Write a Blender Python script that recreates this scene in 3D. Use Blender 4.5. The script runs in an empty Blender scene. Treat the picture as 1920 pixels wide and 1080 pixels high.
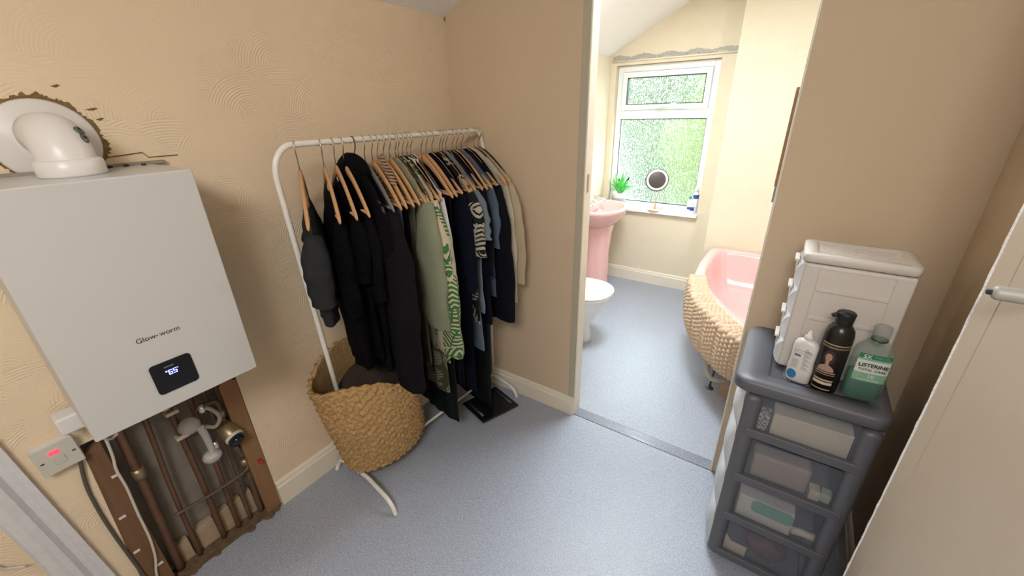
import bpy, bmesh, math, random
from mathutils import Vector, Matrix, noise
C = bpy.context.scene
COL = C.collection
PI = math.pi
# ------------------------------------------------------------------ camera
cam_d = bpy.data.cameras.new('camera')
cam_d.sensor_width = 36.0
cam_d.lens = 14.2305
cam_d.clip_start = 0.02
cam = bpy.data.objects.new('camera', cam_d)
COL.objects.link(cam)
right = Vector((0.82373596, 0.56643046, -0.02481135))
up = Vector((-0.20990846, 0.34532788, 0.91470601))
back = Vector((0.5266854, -0.74826812, 0.40335754))
m = Matrix((right, up, back)).transposed().to_4x4()
m.translation = Vector((0, 0, 1.62))
cam.matrix_world = m
C.camera = cam
# ------------------------------------------------------------------ look and light
vs = C.view_settings
vs.view_transform = 'Standard'
vs.look = 'None'
vs.gamma = 1.0
vs.use_curve_mapping = False
vs.exposure = 0.0
w = bpy.data.worlds.new('overcast_sky')
C.world = w
w.use_nodes = True
nt = w.node_tree
nt.nodes.clear()
wo = nt.nodes.new('ShaderNodeOutputWorld')
wb = nt.nodes.new('ShaderNodeBackground')
tc = nt.nodes.new('ShaderNodeTexCoord')
sx = nt.nodes.new('ShaderNodeSeparateXYZ')
cr = nt.nodes.new('ShaderNodeValToRGB')
cr.color_ramp.elements[0].position = 0.48
cr.color_ramp.elements[0].color = (0.35, 0.42, 0.36, 1)
cr.color_ramp.elements[1].position = 0.62
cr.color_ramp.elements[1].color = (0.80, 0.92, 1.0, 1)
mp = nt.nodes.new('ShaderNodeMapRange')
mp.inputs[1].default_value = -1
nt.links.new(tc.outputs['Generated'], sx.inputs[0])
nt.links.new(sx.outputs['Z'], mp.inputs[0])
nt.links.new(mp.outputs[0], cr.inputs[0])
nt.links.new(cr.outputs[0], wb.inputs[0])
wb.inputs[1].default_value = 15.0
nt.links.new(wb.outputs[0], wo.inputs[0])


def area(name, loc, rot, sx_, sy_, power, color=(1, 1, 1), portal=False):
    l = bpy.data.lights.new(name, 'AREA')
    l.shape = 'RECTANGLE'
    l.size, l.size_y = sx_, sy_
    l.energy = power
    l.color = color
    if portal:
        l.cycles.is_portal = True
    o = bpy.data.objects.new(name, l)
    o.location = loc
    o.rotation_euler = rot
    COL.objects.link(o)
    return o


# sky light gathers at the bathroom window; each room also gets an added fill light
area('window_sky_portal', (-1.08, 4.02, 1.32), (math.radians(-90), 0, 0), 0.9, 1.3, 1, portal=True)
area('bathroom_fill_light', (-0.62, 2.3, 2.38), (0, 0, 0), 0.5, 0.5, 50, (0.86, 0.94, 1.0))  # added fill to brighten the bathroom, stands for no known fitting
area('hall_fill_light', (0.05, -0.75, 2.3), (math.radians(28), 0, math.radians(15)), 0.7, 0.5, 31, (1.0, 0.99, 0.97))  # added fill behind the camera, unseen, stands for general hall light
# ------------------------------------------------------------------ materials


def mat(name, color, rough=0.6, metal=0.0, bump=None, spec=0.5, var=None, transmission=0, emit=None, coat=0, sheen=0, subs=0):
    """bump=(scale, strength), var=(scale, amount): tone variation by noise in object space."""
    M = bpy.data.materials.new(name)
    M.use_nodes = True
    n = M.node_tree
    b = n.nodes['Principled BSDF']
    c = (*color, 1)
    b.inputs['Base Color'].default_value = c
    b.inputs['Roughness'].default_value = rough
    b.inputs['Metallic'].default_value = metal
    b.inputs['Specular IOR Level'].default_value = spec
    b.inputs['Transmission Weight'].default_value = transmission
    b.inputs['Coat Weight'].default_value = coat
    b.inputs['Sheen Weight'].default_value = sheen
    if emit:
        b.inputs['Emission Color'].default_value = (*emit[0], 1)
        b.inputs['Emission Strength'].default_value = emit[1]
    t = n.nodes.new('ShaderNodeTexCoord')
    if var:
        ns = n.nodes.new('ShaderNodeTexNoise')
        ns.inputs['Scale'].default_value = var[0]
        ns.inputs['Detail'].default_value = 5
        n.links.new(t.outputs['Object'], ns.inputs['Vector'])
        mx = n.nodes.new('ShaderNodeMix')
        mx.data_type = 'RGBA'
        mx.inputs[6].default_value = tuple(max(0, x * (1 - var[1])) for x in color) + (1,)
        mx.inputs[7].default_value = tuple(min(1, x * (1 + var[1])) for x in color) + (1,)
        n.links.new(ns.outputs['Fac'], mx.inputs[0])
        n.links.new(mx.outputs[2], b.inputs['Base Color'])
    if bump:
        nb = n.nodes.new('ShaderNodeTexNoise')
        nb.inputs['Scale'].default_value = bump[0]
        nb.inputs['Detail'].default_value = 4
        n.links.new(t.outputs['Object'], nb.inputs['Vector'])
        bp = n.nodes.new('ShaderNodeBump')
        bp.inputs['Strength'].default_value = bump[1]
        bp.inputs['Distance'].default_value = 0.004
        n.links.new(nb.outputs['Fac'], bp.inputs['Height'])
        n.links.new(bp.outputs[0], b.inputs['Normal'])
    return M


class NT:
    """small helper for math-node graphs"""
    def __init__(s, M):
        s.n = M.node_tree
        s.b = s.n.nodes['Principled BSDF']
        s.t = s.n.nodes.new('ShaderNodeTexCoord')
        q = s.n.nodes.new('ShaderNodeSeparateXYZ')
        s.n.links.new(s.t.outputs['Object'], q.inputs[0])
        s.x, s.y, s.z = q.outputs

    def put(s, inp, v):
        if isinstance(v, (int, float)):
            inp.default_value = v
        elif isinstance(v, tuple):
            inp.default_value = v if len(v) == len(inp.default_value) else (*v, 1)
        else:
            s.n.links.new(v, inp)

    def m(s, op, a, b=0.0, c=0.0):
        d = s.n.nodes.new('ShaderNodeMath')
        d.operation = op
        s.put(d.inputs[0], a)
        s.put(d.inputs[1], b)
        s.put(d.inputs[2], c)
        return d.outputs[0]

    def noise(s, scale, detail=4, vec=None, dist=0):
        d = s.n.nodes.new('ShaderNodeTexNoise')
        d.inputs['Scale'].default_value = scale
        d.inputs['Detail'].default_value = detail
        d.inputs['Distortion'].default_value = dist
        s.n.links.new(vec or s.t.outputs['Object'], d.inputs['Vector'])
        return d.outputs['Fac']

    def mix(s, f, a, b):
        d = s.n.nodes.new('ShaderNodeMix')
        d.data_type = 'RGBA'
        s.put(d.inputs[0], f)
        s.put(d.inputs[6], a)
        s.put(d.inputs[7], b)
        return d.outputs[2]

    def bump(s, h, strength, dist=0.004):
        d = s.n.nodes.new('ShaderNodeBump')
        d.inputs['Strength'].default_value = strength
        d.inputs['Distance'].default_value = dist
        s.put(d.inputs['Height'], h)
        s.n.links.new(d.outputs[0], s.b.inputs['Normal'])


def fan_plaster(name, color, ax, fan=0.26, row=0.15, strength=0.35, edge=0.5):
    """painted plaster with rows of combed fans: concentric ridges that overlap like scales"""
    M = mat(name, color, 0.75, spec=0.25)
    g = NT(M)
    u = g.x if ax == 'x' else g.y
    wob = g.noise(2.2, 2)
    u = g.m('ADD', u, g.m('MULTIPLY', wob, 0.05))
    v = g.m('ADD', g.z, g.m('MULTIPLY', wob, 0.06))
    V = g.m('DIVIDE', v, row)
    h = None
    best = None
    for k in range(2):
        # fan centred at the bottom of its row; the upper half disc of radius fan/2
        r = g.m('FLOOR', g.m('ADD', V, -0.0 if k == 0 else -1.0))
        dv = g.m('MULTIPLY', g.m('SUBTRACT', V, r), row)
        par = g.m('MULTIPLY', g.m('MODULO', g.m('ADD', r, 200.0), 2.0), 0.5)
        uu = g.m('ADD', g.m('DIVIDE', u, fan), par)
        du = g.m('MULTIPLY', g.m('SUBTRACT', g.m('FRACT', g.m('ADD', uu, 50.0)), 0.5), fan)
        d = g.m('SQRT', g.m('ADD', g.m('MULTIPLY', du, du), g.m('MULTIPLY', dv, dv)))
        inside = g.m('LESS_THAN', d, fan * 0.52)
        rid = g.m('MULTIPLY', g.m('SINE', g.m('MULTIPLY', d, 2 * PI / 0.0085)), 0.5)
        rid = g.m('ADD', rid, g.m('MULTIPLY', g.m('GREATER_THAN', d, fan * 0.505), edge * 4))
        if best is None:
            best, bi = rid, inside
        else:
            best = g.m('ADD', g.m('MULTIPLY', best, bi), g.m('MULTIPLY', rid, g.m('SUBTRACT', 1.0, bi)))
    patch = g.m('MULTIPLY', g.m('GREATER_THAN', g.noise(3.0, 2), 0.5), 0.7)
    patch = g.m('ADD', patch, 0.3)
    hh = g.m('ADD', g.m('MULTIPLY', best, patch), g.m('MULTIPLY', g.noise(90, 3), 0.9))
    g.bump(hh, min(1.0, strength * 2.2), 0.0011)
    big = g.noise(1.7, 3)
    c2 = tuple(x * 0.90 for x in color)
    g.n.links.new(g.mix(big, c2, tuple(min(1, x * 1.05) for x in color)), g.b.inputs['Base Color'])
    return M


WALL = (0.80, 0.65, 0.46)
M_fan_y = fan_plaster('magnolia_fan_plaster', WALL, 'y')
M_fan_x = fan_plaster('cream_fan_plaster', (0.76, 0.68, 0.52), 'x', fan=0.22, row=0.13, strength=0.25)
M_fan_xy = fan_plaster('cream_fan_plaster_side', (0.76, 0.68, 0.52), 'y', fan=0.22, row=0.13, strength=0.25)
M_paint = mat('smooth_magnolia_paint', (0.64, 0.50, 0.345), 0.7, bump=(60, 0.25), var=(2.0, 0.05), spec=0.25)
M_scuff = mat('scuffed_magnolia_paint', (0.64, 0.51, 0.35), 0.7, bump=(25, 0.5), var=(9.0, 0.16), spec=0.25)
M_trim = mat('cream_gloss_paint', (0.80, 0.73, 0.60), 0.35, var=(14, 0.04), bump=(30, 0.15))
M_white_trim = mat('old_white_gloss_paint', (0.66, 0.65, 0.66), 0.4, var=(50, 0.10), bump=(40, 0.5))
M_ceiling = mat('stippled_white_ceiling', (0.88, 0.86, 0.84), 0.9, bump=(110, 1.0), spec=0.1)
M_upvc = mat('white_upvc', (0.86, 0.87, 0.88), 0.25)
M_white = mat('white_plastic', (0.72, 0.69, 0.66), 0.35)
M_case = mat('white_enamel_casing', (0.545, 0.53, 0.51), 0.32, bump=(900, 0.03))
M_cream_wall_smooth = mat('cream_wall_paint', (0.76, 0.68, 0.52), 0.7, bump=(60, 0.2))
M_black = mat('black_gloss', (0.006, 0.008, 0.012), 0.12)
M_blackplastic = mat('black_plastic', (0.012, 0.011, 0.012), 0.4)
M_ink = mat('dark_ink', (0.03, 0.03, 0.035), 0.5)
M_led = mat('blue_display_light', (0.1, 0.15, 1), 0.5, emit=((0.22, 0.28, 1.0), 4.0))
M_neon = mat('red_neon', (0.9, 0.05, 0.05), 0.4, emit=((1.0, 0.03, 0.06), 2.2))
M_tube = mat('white_powder_coated_steel', (0.78, 0.74, 0.68), 0.3)
M_chrome = mat('chrome', (0.75, 0.75, 0.76), 0.18, metal=1)
M_wire = mat('brushed_steel_wire', (0.62, 0.56, 0.48), 0.3, metal=1)
M_blackwire = mat('black_wire', (0.02, 0.02, 0.02), 0.4)
M_copper = mat('tarnished_copper', (0.16, 0.085, 0.05), 0.5, metal=0.4, var=(30, 0.4), bump=(80, 0.3))
M_copper2 = mat('painted_brown_pipe', (0.12, 0.075, 0.045), 0.5, var=(40, 0.4))
M_brass = mat('dull_brass', (0.34, 0.26, 0.15), 0.4, metal=0.7, var=(40, 0.2))
M_yellow = mat('yellow_fitting', (0.65, 0.45, 0.08), 0.4)
M_red = mat('red_plastic', (0.45, 0.03, 0.02), 0.4)
M_pink = mat('pink_glazed_ceramic', (0.84, 0.50, 0.485), 0.12, coat=0.3)
M_porcelain = mat('white_glazed_porcelain', (0.85, 0.84, 0.81), 0.1, coat=0.3)
M_concrete = mat('rough_grey_render', (0.22, 0.19, 0.16), 0.9, bump=(40, 1), var=(12, 0.35))
M_pale_block = mat('pale_rough_timber', (0.42, 0.32, 0.21), 0.85, bump=(30, 0.6), var=(18, 0.25))
M_debris = mat('dusty_brown_debris', (0.14, 0.09, 0.05), 0.95, bump=(60, 1.5), var=(40, 0.5))
M_stain = mat('torn_brown_plaster', (0.20, 0.12, 0.045), 0.9, bump=(80, 1), var=(60, 0.5))
M_whitecable = mat('off_white_cable', (0.62, 0.55, 0.47), 0.45)
M_graycable = mat('dark_olive_cable', (0.09, 0.08, 0.055), 0.5)


def wood(name, c1, c2, scale=60, rough=0.45, axis='x'):
    M = mat(name, c1, rough)
    g = NT(M)
    mp_ = g.n.nodes.new('ShaderNodeMapping')
    g.n.links.new(g.t.outputs['Object'], mp_.inputs[0])
    s = {'x': (0.12, 1, 1), 'y': (1, 0.12, 1), 'z': (1, 1, 0.12)}[axis]
    mp_.inputs['Scale'].default_value = s
    f = g.noise(scale, 5, mp_.outputs[0], 1.0)
    g.n.links.new(g.mix(f, c1, c2), g.b.inputs['Base Color'])
    g.bump(f, 0.15, 0.002)
    return M


M_hanger = wood('pale_hanger_wood', (0.58, 0.33, 0.155), (0.48, 0.25, 0.105), 60)
M_board = wood('rough_brown_board', (0.10, 0.052, 0.024), (0.24, 0.125, 0.06), 25, 0.85, 'z')
M_board2 = wood('rough_orange_board', (0.19, 0.095, 0.04), (0.34, 0.185, 0.085), 25, 0.85, 'z')
M_frame_wood = wood('dark_frame_wood', (0.20, 0.09, 0.04), (0.42, 0.22, 0.12), 80, 0.5, 'z')


# speckled vinyl floor
M_floor = mat('speckled_grey_vinyl', (0.42, 0.43, 0.46), 0.27, spec=0.5)
g = NT(M_floor)
sp = g.noise(260, 2)
sp2 = g.noise(120, 3)
ff = g.m('MULTIPLY', g.m('GREATER_THAN', sp, 0.60), 1.0)
f2 = g.m('GREATER_THAN', sp2, 0.62)
base = g.mix(g.noise(1.4, 3), (0.30, 0.33, 0.40), (0.35, 0.38, 0.45))
c_ = g.mix(ff, base, (0.56, 0.58, 0.60))
c_ = g.mix(g.m('MULTIPLY', f2, 0.45), c_, (0.20, 0.21, 0.24))
g.n.links.new(c_, g.b.inputs['Base Color'])
g.bump(g.m('ADD', g.noise(420, 2), g.m('MULTIPLY', g.noise(7, 2), 1.2)), 0.55, 0.0012)

# patterned obscure glass
M_glass = bpy.data.materials.new('obscure_glass')
M_glass.use_nodes = True
g = NT(M_glass)
out = [x for x in g.n.nodes if x.type == 'OUTPUT_MATERIAL'][0]
tr = g.n.nodes.new('ShaderNodeBsdfTransparent')
tr.inputs[0].default_value = (0.95, 1.0, 0.97, 1)
rf = g.n.nodes.new('ShaderNodeBsdfRefraction')
rf.inputs['Roughness'].default_value = 0.12
rf.inputs['IOR'].default_value = 1.25
rf.inputs['Color'].default_value = (0.95, 1.0, 0.96, 1)
gl = g.n.nodes.new('ShaderNodeBsdfGlossy')
gl.inputs['Roughness'].default_value = 0.15
bpn = g.n.nodes.new('ShaderNodeBump')
bpn.inputs['Strength'].default_value = 1.0
bpn.inputs['Distance'].default_value = 0.012
vv = g.n.nodes.new('ShaderNodeTexVoronoi')
vv.feature = 'DISTANCE_TO_EDGE'
vv.inputs['Scale'].default_value = 55
mpv = g.n.nodes.new('ShaderNodeMapping')
mpv.inputs['Scale'].default_value = (1.0, 1.0, 0.75)
g.n.links.new(g.t.outputs['Object'], mpv.inputs[0])
nsv = g.n.nodes.new('ShaderNodeTexNoise')
nsv.inputs['Scale'].default_value = 22
g.n.links.new(mpv.outputs[0], nsv.inputs['Vector'])
mv = g.n.nodes.new('ShaderNodeMix')
mv.data_type = 'VECTOR'
mv.inputs[0].default_value = 0.10
g.n.links.new(mpv.outputs[0], mv.inputs[4])
g.n.links.new(nsv.outputs['Color'], mv.inputs[5])
g.n.links.new(mv.outputs[1], vv.inputs['Vector'])
g.n.links.new(vv.outputs['Distance'], bpn.inputs['Height'])
g.n.links.new(bpn.outputs[0], rf.inputs['Normal'])
g.n.links.new(bpn.outputs[0], gl.inputs['Normal'])
ms = g.n.nodes.new('ShaderNodeMixShader')
ms.inputs[0].default_value = 0.45
g.n.links.new(tr.outputs[0], ms.inputs[1])
g.n.links.new(rf.outputs[0], ms.inputs[2])
ms2 = g.n.nodes.new('ShaderNodeMixShader')
ms2.inputs[0].default_value = 0.07
g.n.links.new(ms.outputs[0], ms2.inputs[1])
g.n.links.new(gl.outputs[0], ms2.inputs[2])
g.n.links.new(ms2.outputs[0], out.inputs['Surface'])


def clear_plastic(name, tint, opacity):
    M = bpy.data.materials.new(name)
    M.use_nodes = True
    n = M.node_tree
    out = [x for x in n.nodes if x.type == 'OUTPUT_MATERIAL'][0]
    b = n.nodes['Principled BSDF']
    b.inputs['Base Color'].default_value = (*tint, 1)
    b.inputs['Roughness'].default_value = 0.15
    t = n.nodes.new('ShaderNodeBsdfTransparent')
    mx = n.nodes.new('ShaderNodeMixShader')
    mx.inputs[0].default_value = opacity
    n.links.new(t.outputs[0], mx.inputs[1])
    n.links.new(b.outputs[0], mx.inputs[2])
    n.links.new(mx.outputs[0], out.inputs['Surface'])
    return M


M_clear = clear_plastic('clear_smoky_plastic', (0.30, 0.32, 0.37), 0.17)
M_clearfront = clear_plastic('clear_white_plastic', (0.80, 0.82, 0.85), 0.65)
M_clearbag = clear_plastic('clear_thin_plastic', (0.75, 0.72, 0.68), 0.35)
M_greenbottle = clear_plastic('clear_green_plastic', (0.30, 0.42, 0.36), 0.28)


def fabric(name, color, scale=260, var=0.2, rough=0.9, bump=0.4):
    return mat(name, color, rough, bump=(scale, bump), var=(12, var), spec=0.08)


# ------------------------------------------------------------------ mesh building
class MB:
    def __init__(s):
        s.v, s.f = [], []

    def add(s, vs_, fs):
        k = len(s.v)
        s.v += [tuple(p) for p in vs_]
        s.f += [tuple(i + k for i in q) for q in fs]
        return s

    def box(s, x0, x1, y0, y1, z0, z1, M=None):
        p = [Vector((x, y, z)) for x in (x0, x1) for y in (y0, y1) for z in (z0, z1)]
        if M is not None:
            p = [M @ q for q in p]
        return s.add(p, [(0, 1, 3, 2), (4, 6, 7, 5), (0, 4, 5, 1), (2, 3, 7, 6), (0, 2, 6, 4), (1, 5, 7, 3)])

    def prism(s, pts, z0, z1, axis='z', M=None):
        """outline pts (a,b) extruded along axis"""
        n = len(pts)
        def P(a, b, c):
            q = Vector({'z': (a, b, c), 'y': (a, c, b), 'x': (c, a, b)}[axis])
            return M @ q if M is not None else q
        v = [P(a, b, z0) for a, b in pts] + [P(a, b, z1) for a, b in pts]
        f = [tuple(range(n))[::-1], tuple(range(n, 2 * n))]
        f += [(i, (i + 1) % n, n + (i + 1) % n, n + i) for i in range(n)]
        return s.add(v, f)

    def rings(s, rings, cap=True, closed=True):
        n = len(rings[0])
        v = [p for r in rings for p in r]
        f = []
        for a in range(len(rings) - 1):
            for i in range(n if closed else n - 1):
                j = (i + 1) % n
                f.append((a * n + i, a * n + j, (a + 1) * n + j, (a + 1) * n + i))
        if cap is True or cap == 'start':
            f.append(tuple(range(n))[::-1])
        if cap is True or cap == 'end':
            f.append(tuple((len(rings) - 1) * n + i for i in range(n)))
        return s.add(v, f)

    def lathe(s, prof, loc=(0, 0, 0), n=28, M=None, arc=None, cap=True):
        rs = []
        for r, z in prof:
            ring = []
            for i in range(n):
                a = 2 * PI * i / n if arc is None else arc[0] + (arc[1] - arc[0]) * i / (n - 1)
                p = Vector((r * math.cos(a), r * math.sin(a), z))
                if M is not None:
                    p = M @ p
                ring.append(p + Vector(loc))
            rs.append(ring)
        return s.rings(rs, cap=cap and arc is None, closed=arc is None)

    def tube(s, pts, r, n=10, cap=True, smooth=0, flat=1.0):
        pts = [Vector(p) for p in pts]
        if smooth:
            pts = spline(pts, smooth)
        rad = r if callable(r) else (lambda t: r)
        N = len(pts)
        rs = []
        up_ = None
        for i, p in enumerate(pts):
            d = (pts[min(i + 1, N - 1)] - pts[max(i - 1, 0)]).normalized()
            if up_ is None:
                up_ = Vector((0, 0, 1)) if abs(d.z) < 0.9 else Vector((1, 0, 0))
            a = (up_ - d * up_.dot(d)).normalized()
            up_ = a
            b = d.cross(a)
            R_ = rad(i / (N - 1))
            rs.append([p + a * R_ * math.cos(2 * PI * k / n) + b * R_ * flat * math.sin(2 * PI * k / n) for k in range(n)])
        return s.rings(rs, cap)

    def ball(s, c, rx, ry=None, rz=None, n=12, M=None):
        ry = ry or rx
        rz = rz or rx
        prof = []
        rs = []
        for i in range(1, n):
            t = PI * i / n
            ring = []
            for k in range(2 * n):
                a = PI * k / n
                q = Vector((rx * math.sin(t) * math.cos(a), ry * math.sin(t) * math.sin(a), -rz * math.cos(t)))
                if M is not None:
                    q = M @ q
                ring.append(q + Vector(c))
            rs.append(ring)
        return s.rings(rs)

    def build(s, name, material, parent=None, smooth=False, bevel=0, loc=None, solid=0, sub=0, **tags):
        me = bpy.data.meshes.new(name)
        me.from_pydata(s.v, [], s.f)
        me.materials.append(material)
        bm = bmesh.new()
        bm.from_mesh(me)
        bmesh.ops.recalc_face_normals(bm, faces=bm.faces)
        if loc is not None:
            bmesh.ops.translate(bm, verts=bm.verts, vec=-Vector(loc))
        bm.to_mesh(me)
        bm.free()
        if smooth:
            for p in me.polygons:
                p.use_smooth = True
        o = bpy.data.objects.new(name, me)
        if loc is not None:
            o.location = loc
        COL.objects.link(o)
        if parent is not None:
            o.parent = parent
            # meshes are written in world coordinates; parents sit at their own base
            o.matrix_parent_inverse = world_of(parent).inverted()
        if solid:
            q = o.modifiers.new('solid', 'SOLIDIFY')
            q.thickness = solid
            q.offset = 0
        if bevel:
            q = o.modifiers.new('bevel', 'BEVEL')
            q.width = bevel
            q.segments = 3
            q.limit_method = 'ANGLE'
            q.angle_limit = math.radians(40)
            if not smooth:
                for p in me.polygons:
                    p.use_smooth = True
                me.shade_smooth() if False else None
                wn = o.modifiers.new('wn', 'WEIGHTED_NORMAL')
                wn.keep_sharp = True
        if sub:
            q = o.modifiers.new('sub', 'SUBSURF')
            q.levels = q.render_levels = sub
        for k, v in tags.items():
            o[k] = v
        return o


def world_of(o):
    M = o.matrix_basis.copy()
    if o.parent is not None:
        M = world_of(o.parent) @ o.matrix_parent_inverse @ M
    return M


def spline(pts, k):
    pts = [Vector(p) for p in pts]
    out_ = []
    n = len(pts)
    for i in range(n - 1):
        p0, p1, p2, p3 = pts[max(i - 1, 0)], pts[i], pts[i + 1], pts[min(i + 2, n - 1)]
        for j in range(k):
            t = j / k
            out_.append(0.5 * ((2 * p1) + (p2 - p0) * t + (2 * p0 - 5 * p1 + 4 * p2 - p3) * t * t + (3 * p1 - p0 - 3 * p2 + p3) * t ** 3))
    out_.append(pts[-1])
    return out_


def struct(name, mb, material, smooth=False, bevel=0, **kw):
    o = mb.build(name, material, smooth=smooth, bevel=bevel, **kw)
    o['kind'] = 'structure'
    return o


def thing(name, label, cat, loc=(0, 0, 0), rz=0, group=None):
    o = bpy.data.objects.new(name, None)
    o.empty_display_size = 0.05
    o.location = loc
    o.rotation_euler = (0, 0, rz)
    o['label'] = label
    o['category'] = cat
    if group:
        o['group'] = group
    COL.objects.link(o)
    return o


def tag(o, label, cat, group=None):
    o['label'] = label
    o['category'] = cat
    if group:
        o['group'] = group
    return o


def rrect(x0, x1, y0, y1, r, n=6):
    p = []
    for cx, cy, a0 in ((x1 - r, y1 - r, 0), (x0 + r, y1 - r, PI / 2), (x0 + r, y0 + r, PI), (x1 - r, y0 + r, 1.5 * PI)):
        for i in range(n + 1):
            a = a0 + PI / 2 * i / n
            p.append((cx + r * math.cos(a), cy + r * math.sin(a)))
    return p


def text(name, body, size, M, material, parent, depth=0.0004, align='LEFT', shear=0, spacing=1.0, bold=0.0, label=None):
    c = bpy.data.curves.new(name, 'FONT')
    c.body = body
    c.size = size
    c.extrude = depth
    c.shear = shear
    c.space_character = spacing
    c.align_x = align
    c.offset = bold
    c.materials.append(material)
    o = bpy.data.objects.new(name, c)
    COL.objects.link(o)
    o.parent = parent
    o.matrix_parent_inverse = world_of(parent).inverted()
    o.matrix_basis = M
    if label:
        o['label'] = label
    return o


def frame_on(origin, xdir, ydir):
    """matrix whose local x/y lie along the given directions"""
    x = Vector(xdir).normalized()
    y = Vector(ydir).normalized()
    z = x.cross(y)
    M = Matrix((x, y, z)).transposed().to_4x4()
    M.translation = Vector(origin)
    return M


# ------------------------------------------------------------------ the setting
XL = -1.635          # left wall
YF = 1.705           # partition with the doorway
YB = 1.765
YW = 3.83            # window wall
XR = 0.455           # right wall of the hall


def ceil_z(x):
    return 2.038 + 0.535 * (x + 1.549)


floor = MB().box(-2.0, 1.3, -2.2, 4.05, -0.05, 0.0)
struct('floor', floor, M_floor)
# raised seams of the vinyl at the threshold
thr = MB()
thr.prism([(1.70, 0), (1.705, 0.003), (1.735, 0.004), (1.765, 0.003), (1.77, 0)], -0.79, -0.04, 'x')
struct('trim_threshold', thr, M_floor, smooth=True)

# left wall: the old plaster runs slightly inwards behind the rail; a hole is cut for the pipes
HY0, HY1, HZ1 = 0.010, 0.447, 0.715


def xl(y):
    t = max(0.0, min(1.0, (y - 0.85) / 0.85))
    return XL + 0.085 * t * t * (3 - 2 * t) * 0.5 + 0.0425 * t


lw = MB()
ys = [-2.2, -1.2, -0.6, HY0] + [HY1 + (YB - HY1) * i / 24 for i in range(25)]


def wall_strip(mb, ys_, z0, z1, nz=1):
    n = len(ys_)
    v = [(xl(y), y, z) for z in (z0, z1) for y in ys_]
    f = [(i, i + 1, n + i + 1, n + i) for i in range(n - 1)]
    mb.add(v, f)


wall_strip(lw, [-2.2, -1.2, -0.6, HY0], 0, HZ1)
wall_strip(lw, [HY1 + (YB - HY1) * i / 24 for i in range(25)], 0, HZ1)
wall_strip(lw, ys, HZ1, 2.6)
# reveal and back of the hole
for a, b in (((HY0, 0), (HY0, HZ1)), ((HY0, HZ1), (HY1, HZ1)), ((HY1, HZ1), (HY1, 0))):
    lw.add([(XL, a[0], a[1]), (XL, b[0], b[1]), (XL - 0.09, b[0], b[1]), (XL - 0.09, a[0], a[1])], [(0, 1, 2, 3)])
o = struct('wall_left', lw, M_fan_y, smooth=False)
struct('wall_left_recess', MB().box(XL - 0.12, XL - 0.088, HY0 - 0.05, HY1 + 0.05, 0, HZ1 + 0.05), M_concrete)
struct('wall_left_bathroom', MB().box(-1.70, -1.565, YB, 4.0, 0, 2.6), M_fan_xy)

# partition with the doorway
XJ0, XJ1 = -0.79, -0.05
struct('wall_far', MB().box(-1.70, XJ0, YF, YB, 0, 3.0), M_paint)
struct('wall_far_right', MB().box(XJ1, 0.95, YF, YB, 0, 3.2), M_paint)
struct('wall_far_header', MB().box(XJ0, XJ1, YF, YB, 2.25, 3.2), M_paint)
jm = MB().box(XJ0 - 0.001, XJ0 + 0.007, YF - 0.004, YB + 0.006, 0, 2.25)
struct('trim_1', jm, M_trim, bevel=0.003)
jm = MB().box(XJ1 - 0.007, XJ1 + 0.001, YF - 0.004, YB + 0.006, 0, 2.25)
struct('trim_2', jm, M_trim, bevel=0.003)
struct('trim_3', MB().box(XJ0 - 0.034, XJ0 - 0.001, YF - 0.004, YF + 0.002, 0.09, 2.25), mat('olive_cream_bead', (0.46, 0.42, 0.31), 0.6), bevel=0.002)
pl = MB().box(XJ0 + 0.007, XJ0 + 0.0085, YF + 0.018, YF + 0.036, 1.265, 1.345)
pl = pl.build('strike_plate', mat('aged_brass_plate', (0.42, 0.34, 0.22), 0.45, metal=0.6))
tag(pl, 'small dull metal strike plate let into the left door jamb', 'strike plate')

# right wall and the rest of the hall (behind the camera)
struct('wall_right', MB().box(XR, XR + 0.12, -2.2, YF + 0.001, 0, 3.2), M_scuff)
struct('wall_back', MB().box(-2.0, 1.3, -2.3, -2.2, 0, 3.2), M_paint)
cl = MB()
rows_ = []
for y, up_z in ((-2.3, 0.072), (0.9, 0.072), (1.3, 0.04), (YF, 0.0), (YB, 0.0)):
    rows_.append([Vector((x, y, ceil_z(min(x, -0.35)) + up_z)) for x in (-1.75, -1.2, -0.35, 0.6)])
cl.rings(rows_, cap=False, closed=False)
struct('ceiling', cl, M_ceiling, solid=0.02)
cl = MB()
cl.add([(-1.75, YB, ceil_z(-1.75)), (0.3, YB, ceil_z(0.3)), (0.3, 4.0, ceil_z(0.3)), (-1.75, 4.0, ceil_z(-1.75)),
        (1.3, YB, ceil_z(0.3)), (1.3, 4.0, ceil_z(0.3))], [(0, 1, 2, 3), (1, 4, 5, 2)])
struct('ceiling_bathroom', cl, M_ceiling, solid=0.02)

# skirting boards: flat board with a rounded top


def skirt(name, p0, p1, nrm, h=0.12, t=0.018):
    p0, p1, nv = Vector((*p0, 0)), Vector((*p1, 0)), Vector((*nrm, 0))
    prof = [(0, 0), (t, 0), (t, h - 0.028), (t * 0.72, h - 0.022), (t * 0.62, h - 0.008), (t * 0.3, h), (0, h)]
    mb = MB()
    mb.rings([[p + nv * a + Vector((0, 0, b)) for a, b in prof] for p in (p0, p1)])
    return struct(name, mb, M_trim)


skirt('baseboard_left', (XL, HY1 + 0.002), (XL, 1.0), (1, 0), 0.13)
skirt('baseboard_left_end', (XL + 0.002, 1.0), (xl(1.7), YF), (1, 0), 0.13)
skirt('baseboard_far', (xl(1.7), YF), (XJ0, YF), (0, -1), 0.115)
skirt('baseboard_window', (-1.565, YW), (-0.53, YW), (0, -1), 0.125)
skirt('baseboard_right', (XR, 0.45), (XR, YF), (-1, 0), 0.115)

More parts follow.
